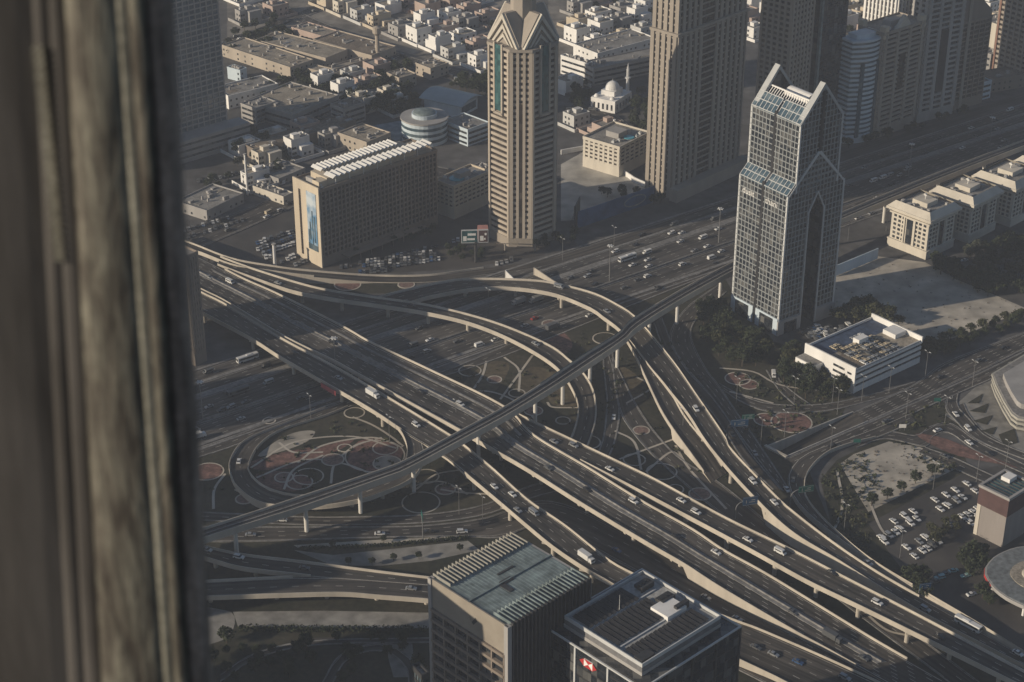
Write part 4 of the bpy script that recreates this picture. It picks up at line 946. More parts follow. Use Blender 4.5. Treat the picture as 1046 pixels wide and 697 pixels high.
r_, W_, D_ = b_plain('grey_tower', 'dark grey tower with ragged balconies standing next to the slanted-roof tower', 'tower', (936, 126), (924, 119), (966, 114), 150, 40, grey, glass, .4, .8, 3, 2, 1.1, 2.6)
m = MB(); m.box(W_*.4, W_*.62, -1.0, -.4, 20, 62); P(m, 'recess_window', dark, r_)
r_, W_, D_ = grid_tower('slanted_tower', 'dark brown tower with a slanting roof edge, last before the low brown roof', 'tower', (967, 115), (956, 109), (996, 103), 62, 17, brown, glass_br, .3, .2, 6, 4, .5, .8)
m = MB(); m.ext([(0, 61), (W_, 61), (W_, 66), (W_*.1, 92), (0, 92)], .4, D_-.4); P(m, 'slanted_top', brown, r_)
m = MB(); m.box(W_*.3, W_*.38, -.8, -.3, 0, 78); P(m, 'centre_rib', stone, r_)
r_, W_, D_ = grid_tower('corner_tower', 'sunlit beige tower with a red-brown edge strip cut by the right edge of the photo', 'apartment tower', (1047, 88), (1017, 74), (1078, 75), 150, 40, stone, glass_br, .5, .4, 7, 6, .7, 1.5)
m = MB(); m.box(-1.1, .4, D_-2.2, D_-.6, -1, 150); m.box(-1.1, .4, 1, 2.2, -1, 150); P(m, 'edge_strip', mat('terracotta', (.22, .125, .095), .7), r_)
def block(name, label, cat, F, L, R, h, wall, roof, n=3, win=True, group=None, seed=1):
    o, a, W, D = fp(F, L, R); root = thing(name, label, cat, o, a, group)
    m = MB(); m.box(0, W, 0, D, -1, h); P(m, 'wall', wall, root)
    m = MB(); m.box(.4, W-.4, .4, D-.4, h, h+.15); P(m, 'roof', roof, root)
    m = MB()
    for q in ((-.1, W+.1, -.1, .35), (-.1, W+.1, D-.35, D+.1), (-.1, .35, .352, D-.352), (W-.35, W+.1, .352, D-.352)): m.box(*q, h-.2, h+.9)
    P(m, 'roof_parapet', wall, root)
    if win:
        nf = max(1, int(h/3.6)); wd = []
        for f in range(nf):
            z = 1.2+f*(h-.6)/nf
            if h > 9.5:
                m = MB(); m.box(1, W-1, -.08, .1, z, z+1.5); P(m, 'window_band', glass, root)
                m = MB(); m.box(-.08, .1, 1, D-1, z, z+1.5); P(m, 'window_band', glass, root)
                continue
            m = MB(); m.box(-.7, .7, -.07, .1, 0, 1.4); wm = None
            for k in range(min(14, int(W/4.2))):
                loc = (2+k*(W-4)/max(1, min(14, int(W/4.2))-1), 0, z)
                if wm is None: wm = P(m, 'window', glass, root); wm.location = loc
                elif (k*7+seed) % 5: cp(wm, root, loc)
            for k in range(min(10, int(D/4.2))):
                if wm is not None and (k*3+seed) % 4: cp(wm, root, (0, 2+k*(D-4)/max(1, min(10, int(D/4.2))-1), z), -math.pi/2)
    r = random.Random(seed)
    for k in range(int(W*D/260)):
        m = MB(); x = r.uniform(2, W-4); y = r.uniform(2, max(2.1, D-4)); m.box(x, min(W-.5, x+r.uniform(2, 9)), y, min(D-.5, y+r.uniform(1, 5)), h+.15, h+.2+r.uniform(.05, .5)); P(m, 'roof_patch', r.choice([roofgrey, rooftan, roofbrown, grey]), root)
    for k in range(n+int(W*D/220)):
        s = r.uniform(.5, 1.6); m = MB(); m.box(-s, s, -s*.6, s*.6, 0, r.uniform(.8, 2.4)); q = P(m, 'cooling_unit', grey, root); q.location = (r.uniform(3, max(3.1, W-3)), r.uniform(2, max(2.1, D-2)), h+.15)
    return root, W, D
block('low_block', 'low brown-roofed hall by the far side of the highway near the right edge', 'hall', (1012, 95), (1002, 86), (1046, 84), 9, brown, roofbrown, seed=2)
block('low_block', 'small grey pavilion left of the low brown-roofed hall', 'pavilion', (1000, 103), (992, 98), (1008, 99), 12, bluewhite, roofgrey, seed=3)
block('white_block', 'blank white block behind the slanted-roof tower', 'building', (1016, 62), (998, 54), (1032, 56), 26, cream, roofgrey, win=False, seed=4)
block('low_block', 'grey block in front of the blank white block', 'building', (1010, 76), (996, 70), (1018, 72), 14, grey, roofgrey, seed=5)
# ---- four cornice blocks on the right
def cornice_block(F, L, R, label, seed):
    h = 26.; o, a, W, D = fp(F, L, R, h); root = thing('cornice_block', label, 'office block', o, a, 'office blocks with heavy cornices')
    m = MB(); m.box(0, W, 0, D, 0, h-4); P(m, 'wall', cream, root)
    m = MB(); m.box(-.8, W+.8, -.8, D+.8, -1, 4.5); P(m, 'plinth', cream, root)
    for (z0, z1, e, nm) in ((h-5.2, h-4.2, 1.0, 'cornice'), (h-2.6, h-1.2, 2.6, 'cornice'), (4.5, 5.1, 1.1, 'cornice')):
        m = MB(); m.box(-e, W+e, -e, D+e, z0, z1); P(m, nm, cream, root)
    i = len(m.v); m = MB(); e0, e1 = 2.2, -1.0
    b0 = [(-e0, -e0), (W+e0, -e0), (W+e0, D+e0), (-e0, D+e0)]; b1 = [(-e1, -e1), (W+e1, -e1), (W+e1, D+e1), (-e1, D+e1)]
    m.v = [(p[0], p[1], h-1.2) for p in b0]+[(p[0], p[1], h+2.2) for p in b1]
    m.f = [(k, (k+1) % 4, 4+(k+1) % 4, 4+k) for k in range(4)]; m.m = [0]*4; P(m, 'mansard', cream, root)
    m = MB(); m.box(1.02, W-1.02, 1.02, D-1.02, h-1, h+.6); P(m, 'roof', roofgrey, root)
    m = MB(); m.box(0, W, 0, D, h-4, h-2.6); P(m, 'frieze', brown, root)
    # windows: paired columns with a dark glass bay between
    m = MB(); m.box(W*.42, W*.58, -.25, .1, 5.2, h-6); P(m, 'glass_bay', glass, root)
    m = MB(); m.box(-.25, .1, D*.42, D*.58, 5.2, h-6); P(m, 'glass_bay', glass, root)
    m = MB(); m.box(-.9, .9, -.12, .1, 0, 1.5); w = None
    for f in range(6):
        z = 5.6+f*2.65
        for c in (.1, .22, .33, .67, .78, .9):
            if w is None: w = P(m, 'window', glass, root); w.location = (W*c, 0, z)
            else: cp(w, root, (W*c, 0, z))
            cp(w, root, (0, D*c, z), -math.pi/2)
    for c in (.36, .64):
        m = MB(); m.box(W*c-.5, W*c+.5, -.7, .1, 5.1, h-5.2); P(m, 'pilaster', cream, root)
        m = MB(); m.box(-.7, .1, D*c-.5, D*c+.5, 5.1, h-5.2); P(m, 'pilaster', cream, root)
    m = MB(); m.box(W*.3, W*.7, D*.3, D*.7, h+.6, h+3.4); P(m, 'plant_room', cream, root)
    r = random.Random(seed); u = None
    for k in range(9):
        m = MB(); s = r.uniform(.6, 1.5); m.box(-s, s, -s, s, 0, 1.5); q = P(m, 'cooling_unit', grey, root); q.location = (r.choice([.12, .2, .8, .88])*W, r.uniform(.1, .9)*D, h+.6)
    m = MB(); m.tube((W*.5, D*.5, h+3.4), (W*.5, D*.5, h+7), .25, n=6); m.tube((W*.5-.6, D*.5, h+6), (W*.5+.6, D*.5, h+6.6), 1.1, .2, n=10); P(m, 'dish', white, root)
cornice_block((950, 222), (910, 209), (980, 211), 'nearest heavy-corniced cream office block, its sunlit side facing the gabled tower', 1)
cornice_block((994, 206), (954, 194), (1023, 194), 'second heavy-corniced cream office block, partly hidden behind the nearest one', 2)
cornice_block((1037, 190), (997, 178.5), (1068, 178), 'third heavy-corniced cream office block, cut by the right edge of the photo', 3)
cornice_block((1078, 174), (1040, 163), (1110, 162), 'farthest heavy-corniced cream office block, only a corner showing at the right edge', 4)
# ---- white office with the blue roof and the rooftop car park
def white_office():
    F = (871.5, 402); o, a, W, D = fp(F, (823, 379), (943, 374)); h = 12.8; a = math.radians(39); D = 33; W = 50
    root = thing('white_office', 'white office with a blue roof and cars parked on top', 'office block', o, a)
    m = MB(); m.box(.5, W-.5, .5, D-.5, -1, h-1.2); P(m, 'core', glass, root)
    n = 3
    for k in range(n+1):
        z0 = (0, 4.6, 7.9, 11.0)[k]; z1 = (3.1, 6.4, 9.6, 12.0)[k]
        m = MB(); m.box(0, W, 0, .5, z0-(1 if k == 0 else 0), z1); m.box(W-.5, W, .502, D, z0-(1 if k == 0 else 0), z1); P(m, 'wall_band', white, root)
    m = MB(); m.box(-.3, .5, -.3, D+.3, -1, h+1.6); 
    P(m, 'end_wall', white, root)
    for k in range(3):
        z0 = (3.3, 6.5, 9.6)[k]; m = MB(); m.box(-.5, -.302, D*.06, D*.14, z0, z0+1.0); P(m, 'window', glass, root)
        m = MB(); m.box(-.5, -.302, D*.2, D*.42, z0+.6, z0+1.8); P(m, 'window', glass, root)
    m = MB(); m.box(.5, W-.2, .5, D*.58, h-1.2, h-.4); P(m, 'roof_parking', rooftan, root)
    m = MB(); m.box(.5, W-.2, D*.58, D-.2, h-1.2, h-.9); P(m, 'blue_roof', roofblue, root)
    m = MB(); m.box(.5, W, .5, .8, h-1.2, h+.2); m.box(W-.5, W+.3, -.3, D+.3, h-1.2, h+2.2); m.box(0, W, D-.3, D+.2, -1, h+.3); P(m, 'roof_parapet', white, root)
    m = MB(); m.box(W*.42, W*.56, D*.5, D*.62, h-.4, h+2.9); P(m, 'stair_room', white, root)
    m = MB(); m.box(1, W*.2, D*.05, D*.5, h-.35, h-.3); P(m, 'roof_ramp', roofbrown, root)
    m = MB(); m.box(W*.82, W-1, D*.3, D*.55, h-.4, h+2.0); P(m, 'plant_room', white, root)
    m = MB(); m.box(-7, -.31, D*.62, D, -1, h-4); P(m, 'annexe', white, root)
    m = MB(); m.box(-6.6, -.7, D*.62+.4, D-.4, h-4, h-3.8); P(m, 'annexe_roof', roofgrey, root)
    mw = root.matrix_basis
    return root, W, D, h, Matrix.Translation(o) @ Matrix.Rotation(a, 4, 'Z')
WO = white_office()
# ---- right edge: coped building, red-topped block, round canopy
def edge_buildings():
    h = 8.; pts = [G(x, y, h) for x, y in ((1014, 381), (1018, 392), (1026, 408), (1034, 421), (1040, 425.5), (1048, 427), (1100, 420), (1110, 350), (1046, 362))]; o = pts[0].copy(); o.z = 0
    root = thing('banded_building', 'pale flat-roofed building with yellowish coping bands at the right edge', 'building', o); pp = [(p.x-o.x, p.y-o.y) for p in pts]
    c = Vector((sum(p[0] for p in pp)/len(pp), sum(p[1] for p in pp)/len(pp)))
    def gr(e): return [tuple(c+(Vector(p)-c)*(1+e/30)) for p in pp]
    m = MB(); m.prism(gr(-1.2), -1, h-.3); P(m, 'wall', glass, root)
    for k, z in enumerate((1.0, 3.6, 6.2)): m = MB(); m.prism(gr(.2 if k < 2 else .8), z, z+1.2); P(m, 'coping_band', mat('coping', (.36, .35, .31), .8, .1, .1), root)
    m = MB(); m.prism(gr(-1), h-.8, h-.2); P(m, 'roof', conc_d, root)
    m = MB(); m.prism(gr(-9), h-.2, h+2.4); P(m, 'roof_house', grey, root)
    F = (1026.5, 559); o, a, W, D = fp(F, (996, 554), (1050, 545)); h = height_at(F, 508.5)
    o, a, W, D = fp((1031, 509), (998.5, 497.5), (1062, 497), h)
    root = thing('red_topped_block', 'pale pier-like block with a red-brown top band and sunken glass roof', 'building', o, a)
    m = MB(); m.box(0, W, 0, D, -1, h*.62); P(m, 'wall', mat('drab_wall', (.27, .245, .23), .85, .12, .1, streak=True), root)
    m = MB(); m.box(-.3, W+.3, -.3, D+.3, h*.62, h-1.2); P(m, 'top_band', redbrown, root)
    m = MB()
    for q in ((-.6, W+.6, -.6, .6), (-.6, W+.6, D-.6, D+.6), (-.6, .6, .602, D-.602), (W-.6, W+.6, .602, D-.602)): m.box(*q, h-1.2, h)
    P(m, 'roof_parapet', grey, root)
    m = MB(); m.box(.6, W-.6, .6, D-.6, h-1.2, h-.9); P(m, 'glass_roof', glass_t, root)
    m = MB()
    for k in range(8): m.box(.7+(W-1.6)*k/7, 1.0+(W-1.6)*k/7, .7, D-.7, h-.898, h-.5)
    P(m, 'roof_beam', dmetal, root)
    m = MB(); m.box(-.25, -.01, D-1.6, D+.2, -1, h*.62); P(m, 'edge_strip', cream, root)
    m = MB(); m.box(W*.6, W*.9, D*.5, D*.8, h-.9, h+1.2); P(m, 'plant_room', white, root)
    h = 8.; pts = [G(x, y, h) for x, y in smooth([(1006, 586), (1008, 577), (1020, 566), (1046, 558), (1085, 562), (1105, 585), (1095, 615), (1060, 622), (1035, 614), (1016, 601)], 40, True)[:-1]]
    o = Vector((pts[0].x, pts[0].y, 0)); pp = [(p.x-o.x, p.y-o.y) for p in pts]; c = Vector((sum(p[0] for p in pp)/len(pp), sum(p[1] for p in pp)/len(pp)))
    root = thing('round_canopy', 'large rounded grey canopy roof with a pale domed centre below the red-topped block', 'canopy', o)
    m = MB(); m.prism(pp, h-1.6, h); P(m, 'fascia', grey, root)
    m = MB(); m.prism([tuple(c+(Vector(p)-c)*.965) for p in pp], h, h+.25); P(m, 'roof', mat('canopy_roof', (.17, .185, .19), .7, .2, .1, fine=.5), root)
    m = MB(); m.prism([tuple(c+(Vector(p)-c)*.5) for p in pp], h+.25, h+.6); P(m, 'roof_deck', rooftan, root)
    m = MB(); m.dome((c.x, c.y, h+.6), 5.5, 1.6, 24, 5); P(m, 'dome', sand, root)
    m = MB()
    for k in (0, 8, 16, 24, 32): p = c+(Vector(pp[k])-c)*.8; m.tube((p.x, p.y, -.2), (p.x, p.y, h-1.6), .6, n=10); 
    P(m, 'column', white, root)
    m = MB(); 
    for k in range(-2, 1):
        p, q = pp[k % 40], pp[(k+1) % 40]; p = c+(Vector(p)-c)*1.012; q = c+(Vector(q)-c)*1.012; p2 = c+(Vector(pp[k % 40])-c)*1.003; q2 = c+(Vector(pp[(k+1) % 40])-c)*1.003
        m.prism([tuple(p), tuple(q), tuple(q2), tuple(p2)], h-1.4, h-.3)
    P(m, 'red_sign', red, root)
edge_buildings()
# ---- round blue pavilion, glass-roofed hall, mosque, school, warehouses
def round_pav():
    c = G(434, 142); root = thing('round_building', 'round blue-white building with horizontal window bands beside the glass-roofed hall', 'building', c)
    R_ = 15.
    m = MB(); m.tube((0, 0, -1), (0, 0, 15), R_, n=32); P(m, 'wall', bluewhite, root)
    for k in range(3): m = MB(); m.tube((0, 0, 2.5+k*4), (0, 0, 4.4+k*4), R_+.12, n=32); P(m, 'window_band', glass_b, root)
    m = MB(); m.tube((0, 0, 15), (0, 0, 16), R_+.8, n=32); P(m, 'roof_rim', grey, root)
    m = MB(); m.tube((0, 0, 16), (0, 0, 18.5), R_*.55, n=24); P(m, 'drum', bluewhite, root)
    m = MB(); m.dome((0, 0, 18.5), R_*.5, 2, 24, 4); P(m, 'roof', greyblue, root)
    block('wing_building', 'low blue-white wing between the round building and the crowned tower', 'building', (478, 150), (452, 140), (500, 142), 11, bluewhite, roofgrey, seed=9)
    o, a, W, D = fp((470, 121), (430, 115), (492, 112)); root = thing('glass_hall', 'hall under a broad curved blue-grey roof behind the round building', 'hall', o, a)
    m = MB(); m.box(0, W, 0, D, -1, 9); P(m, 'wall', bluewhite, root)
    m = MB(); n = 12
    pr = [(-2+(W+4)*k/n, 9.2+3*math.sin(math.pi*k/n)) for k in range(n+1)]; m.ext(pr+[(p[0], p[1]-.5) for p in pr[::-1]], -3, D+3); P(m, 'roof', mat('hall_roof', (.30, .36, .39), .5, .12, .08), root)
    m = MB(); m.box(2, W-2, -.1, .1, 2, 7); P(m, 'window_band', glass_b, root)
round_pav()
def mosque():
    o, a, W, D = fp((628, 117), (603, 112), (646, 106)); root = thing('mosque', 'small white mosque with a dome and minaret between the crowned and ribbed towers', 'mosque', o, a)
    m = MB(); m.box(0, W, 0, D, -1, 9); P(m, 'wall', white, root)
    m = MB(); m.box(W*.3, W*.8, D*.25, D*.8, 9, 12.5); P(m, 'prayer_hall', white, root)
    m = MB(); m.dome((W*.55, D*.5, 12.5), 5, 5.5, 20, 6); P(m, 'dome', white, root)
    m = MB(); m.tube((W*.55, D*.5, 17.8), (W*.55, D*.5, 20), .25, .05, 6); P(m, 'finial', frame_m, root)
    m = MB(); m.tube((W*.95, D*.15, 0), (W*.95, D*.15, 24), 1.3, 1.1, 10); m.tube((W*.95, D*.15, 18), (W*.95, D*.15, 19), 2, 2, 10); m.tube((W*.95, D*.15, 24), (W*.95, D*.15, 29), 1.2, .1, 10); P(m, 'minaret', white, root)
    m = MB(); m.dome((W*.12, D*.2, 9), 1.8, 2, 12, 4); m.dome((W*.12, D*.85, 9), 1.8, 2, 12, 4); P(m, 'small_dome', white, root)
    w = None
    for k in range(5):
        m = MB(); m.box(W*(.1+.18*k), W*(.1+.18*k)+1.4, -.1, .1, 2, 6); P(m, 'window', glass, root)
        m = MB(); m.box(-.1, .1, D*(.1+.18*k), D*(.1+.18*k)+1.4, 2, 6); P(m, 'window', glass, root)
mosque()
GS = 'school halls with tan roofs'
for k, (F, L, R, h, w, rf, lab) in enumerate([((297, 81), (236, 55), (318, 72), 8, tan, rooftan, 'longest tan-roofed school hall, its long pinkish wall facing the lattice tower'), ((333, 70), (270, 48), (352, 60), 7, tan, rooftan, 'wide tan-roofed school hall behind the longest one'),
        ((380, 66), (330, 46), (400, 55), 6, tan, roofbrown, 'brown-roofed school hall nearest the slim water tower'), ((340, 84), (315, 77), (348, 80), 5, tan, rooftan, 'small square tan shed in front of the school halls'), ((338, 79), (332, 76), (372, 67), 4.5, tan, rooftan, 'long thin tan shed in front of the school halls'),
        ((330, 46), (300, 36), (345, 40), 6, pink, rooftan, 'pinkish hall at the back of the school')]):
    block('school_hall', lab, 'school hall', F, L, R, h, w, rf, seed=20+k, group=GS)
def water_tower():
    c = G(386, 62); root = thing('water_tower', 'slim pale water tower beside the wide district road', 'water tower', c)
    m = MB(); m.tube((0, 0, -1), (0, 0, 19), 1.6, 1.5, 12); P(m, 'shaft', tan, root)
    m = MB(); m.tube((0, 0, 19), (0, 0, 21), 1.5, 3.2, 14); m.tube((0, 0, 21), (0, 0, 25), 3.2, 3.2, 14); m.tube((0, 0, 25), (0, 0, 26), 3.2, .6, 14); P(m, 'tank', tan, root)
water_tower()
BL = [('white_block', 'white flat building beside the lattice tower with a deep front wall', (234, 112), (222, 102), (280, 97), 9, white, roofgrey), ('white_block', 'small white block behind the deep-fronted white building', (246, 84), (234, 80), (252, 81), 8, bluewhite, roofgrey),
      ('long_wall_block', 'thin white-roofed shed right of the deep-fronted white building', (275, 105), (271, 103), (312, 94), 4, white, roofgrey),
      ('warehouse', 'shaded grey warehouse with a sunlit yellowish roof edge', (300, 133), (252, 118), (345, 112), 10, grey, rooftan), ('warehouse', 'smaller grey warehouse left of the yellow-edged one', (262, 128), (248, 122), (282, 120), 11, grey, roofgrey),
      ('warehouse', 'dark-walled warehouse by the blue-grey yard', (352, 130), (340, 124), (372, 122), 12, grey, roofbrown), ('low_block', 'low white-roofed block with trees by the district road', (385, 108), (352, 100), (402, 98), 5, white, roofgrey),
      ('low_block', 'tan cube-shaped house by the wide district road', (408, 92), (396, 86), (425, 87), 8, tan, rooftan), ('low_block', 'tan house with trees between the two bends of the district road', (440, 82), (425, 76), (458, 76), 8, tan, rooftan),
      ('low_block', 'low pale-roofed service block left of the hotel with rooftop units', (212, 226), (180, 216), (250, 208), 6, grey, roofgrey), ('low_block', 'small long tan building beside the slim white mast', (290, 210), (264, 196), (298, 205), 5, cream, roofgrey),
      ('low_block', 'flat shed behind the small long tan building', (285, 190), (262, 180), (310, 178), 4, grey, roofgrey), ('low_block', 'dark arcaded low building below the warehouses', (262, 165), (250, 158), (360, 132), 7, brown, roofbrown),
      ('low_block', 'narrow beige building behind the hotel roof', (375, 160), (345, 150), (400, 150), 9, tan, rooftan), ('low_block', 'grey low block between the pool-roofed block and the crowned tower', (492, 200), (478, 194), (505, 193), 14, grey, roofgrey),
      ('white_block', 'bright blank white block right of the crowned tower', (600, 84), (576, 74), (604, 82), 13, white, roofgrey), ('long_block', 'long grey block with pale uprights right of the bright white block', (606, 88), (598, 80), (668, 66), 12, grey, roofgrey),
      ('long_block', 'long pale-roofed building behind the grey block with uprights', (610, 68), (585, 58), (670, 52), 9, white, roofgrey)]
for k, (nm, lab, F, L, R, h, w, rf) in enumerate(BL): block(nm, lab, 'building', F, L, R, h, w, rf, n=6, seed=40+k)
# ---- white hoarding, blue hoarding, billboards, chimneys
def hoarding(label, p0, p1, h, m_, trim, extra=None, depth=.5):
    a, b = G(*p0), G(*p1); d = b-a; L = d.length; root = thing('hoarding', label, 'hoarding', a, math.atan2(d.y, d.x))
    m = MB(); m.box(0, L, -depth/2, depth/2, .5, h); P(m, 'panel', m_, root)
    for k in range(int(L/6)+1): 
        m = MB(); x = min(L, k*6); m.tube((x, depth/2+.15, -.3), (x, depth/2+.15, h-.2), .15, n=5); m.tube((x, depth/2+3, -.2), (x, depth/2+.2, h*.7), .1, n=5); P(m, 'post', dmetal, root)
    if trim: m = MB(); m.box(-.1, L+.1, -depth/2-.1, depth/2+.1, h, h+.4); P(m, 'top_rail', trim, root)
    if extra: extra(root, L, h, depth)
hoarding('pale blue-white site hoarding between the gabled tower and the sandy lot', (853, 283), (896, 265), 7, bluewhite, None)
def ell(root, L, h, dp):
    m = MB(); cx, cz = L*.74, h*.52; n = 28
    for k in range(n):
        t0, t1 = 2*math.pi*k/n, 2*math.pi*(k+1)/n
        m.poly([(cx+rx*math.cos(t), -dp/2-.03, cz+rz*math.sin(t)) for rx, rz, t in ((9, 3.6, t0), (8, 2.7, t0), (8, 2.7, t1), (9, 3.6, t1))])
    P(m, 'ring_graphic', greyblue, root)
navy = mat('navy_print', (.05, .095, .19), .5, .3, .15)
def plaza_wall():
    pts = [G(x, y) for x, y in ((573, 158), (600, 153), (648, 186), (672, 197))]; o = pts[0]; root = thing('boundary_wall', 'low sunlit white wall edging the pale plaza beside the crowned tower', 'wall', o)
    for p, q in zip(pts, pts[1:]):
        m = MB(); d = q-p; c = (p+q)/2-o; m.obox((c.x, c.y), math.atan2(d.y, d.x), d.length-.02, .8, -.3, 3.2); P(m, 'wall_panel', white, root)
plaza_wall()
hoarding('long dark blue hoarding with a pale ring graphic between the crowned and ribbed towers', (590, 234), (668, 207), 11, navy, None, ell)
hoarding('short dark hoarding beside the blue one, facing the crowned tower', (587, 233), (592, 223), 14, dark, None)
def gore_wall(label, p0, p1, h, m_):
    a, b = G(*p0), G(*p1); d = b-a; root = thing('crash_wall', label, 'crash wall', a, math.atan2(d.y, d.x)); m = MB(); L = d.length
    m.ext([(0, -.2), (L, -.2), (L, .9), (0, h)], -.3, .3); P(m, 'panel', m_, root)
    m = MB(); m.box(-.3, 0, -.5, .5, -.2, h+.2); P(m, 'end_post', m_, root)
gore_wall('long pale wedge-ended wall beside the arched ramp on the highway bank', (546, 281), (574, 294), 4.5, conc)
gore_wall('short white wedge wall left of the long wedge-ended wall by the arched ramp', (517, 284), (526, 287), 4.5, white)
def red_banner():
    a, b = G(329, 392.5, 8), G(344, 401.5, 8); d = b-a; root = thing('banner', 'red banner hanging on the outer edge of the lower-side flyover', 'banner', a, math.atan2(d.y, d.x))
    m = MB(); m.box(0, d.length, -.75, -.62, -1.4, 1.3); P(m, 'cloth', mat('banner_red', (.36, .07, .08), .8, .15, .4), root)
    m = MB(); m.box(0, d.length, -.78, -.6, 1.3, 1.4); P(m, 'rail', dmetal, root)
red_banner()
def billboard():
    c = G(486, 268); root = thing('billboard', 'two-panel roadside billboard on a thick mast in front of the crowned tower', 'billboard', c, math.radians(4))
    m = MB(); m.tube((0, 0, -.3), (0, 0, 13), .9, .8, 12); P(m, 'mast', dmetal, root)
    for x0, x1, cols in ((-8, 1.2, (glass_t, louver)), (1.5, 7.2, (redbrown, louver))):
        m = MB(); m.box(x0, x1, -.35, .35, 12.2, 20.2); P(m, 'panel', frame_m, root)
        m = MB(); m.box(x0+.4, x1-.4, -.42, -.352, 12.7, 19.7, 0); m.box(x0+1, x0+3, -.45, -.422, 13.5, 16.5, 1); m.box(x0+3.6, x1-1, -.45, -.422, 16.8, 18.2, 1); m.box(x0+3.3, x1-1.6, -.45, -.422, 14, 15.2, 1); P(m, 'poster', list(cols), root)
    m = MB(); i = 0; m.v = [(1.5, .4, 20.2), (7.2, .4, 20.2), (7.2, 6.5, 20.0), (1.5, 6.5, 20.0), (1.5, .4, 12.2), (7.2, .4, 12.2), (7.2, 6.5, 12.2), (1.5, 6.5, 12.2)]
    m.f = [(0, 1, 2, 3), (4, 7, 6, 5), (0, 4, 5, 1), (1, 5, 6, 2), (2, 6, 7, 3), (3, 7, 4, 0)]; m.m = [0]*6; P(m, 'rear_panel', mat('coral_panel', (.42, .2, .17), .6), root)
    m = MB(); m.box(-8, 7.2, -1.6, -.45, 12.0, 12.15); P(m, 'catwalk', dmetal, root)
billboard()
for (px, py), ty, r_, lab in [((281, 272), 250, .95, 'short thick white mast beside the car park left of the hotel'), ((253, 199), 158, .75, 'slim tall white mast behind the low service block')]:
    c = G(px, py); root = thing('mast', lab, 'mast', c); hh = height_at((px, py), ty)
    m = MB(); m.tube((0, 0, -.3), (0, 0, hh), r_, r_*.8, 12); P(m, 'shaft', white, root); m = MB(); m.tube((0, 0, hh), (0, 0, hh+.6), r_*1.3, n=12); P(m, 'cap', grey, root)

# ---- unseen towers added behind the mullion or beyond the frame to throw long shadows
def add_shade_tower(n, l, w, h, d, label, wall):
    a = math.radians(22); c = Vector((-math.sin(a)*n+math.cos(a)*l, math.cos(a)*n+math.sin(a)*l, 0))
    ang = math.radians(-68); root = thing('shade_tower', label, 'tower', c-Vector((math.cos(ang)*w/2, math.sin(ang)*w/2, 0)), ang)
    m = MB(); m.box(-.3, w+.3, -.3, d+.3, -1, 6); P(m, 'plinth', wall, root)
    grid_tower(None, None, None, None, None, None, h, int(h/4), wall, glass, .4, .3, 6, 4, .5, 1.0, z0=6., root=root, W=w, D=d)
add_shade_tower(466, 30, 34, 131, 24, 'added grey tower mostly behind the window mullion, shading the ribbed-roof tower', grey)
add_shade_tower(388, 0, 52, 132, 26, 'unseen tall beige tower added behind the window mullion for its shadow', stone)
add_shade_tower(782, -60, 44, 100, 26, 'unseen tower added beyond the frame to shade the highway', stone)
add_shade_tower(700, -95, 34, 96, 26, 'unseen slim tower added beyond the frame to shade the flyover', grey)
add_shade_tower(636, -110, 40, 88, 26, 'unseen broad tower added beyond the frame to shade the loop garden', brown)
add_shade_tower(558, -20, 42, 92, 26, 'unseen wide grey tower added beyond the frame to shade the small park', grey)
add_shade_tower(852, -40, 30, 78, 26, 'unseen short tower added beyond the frame to shade the interchange', cream)
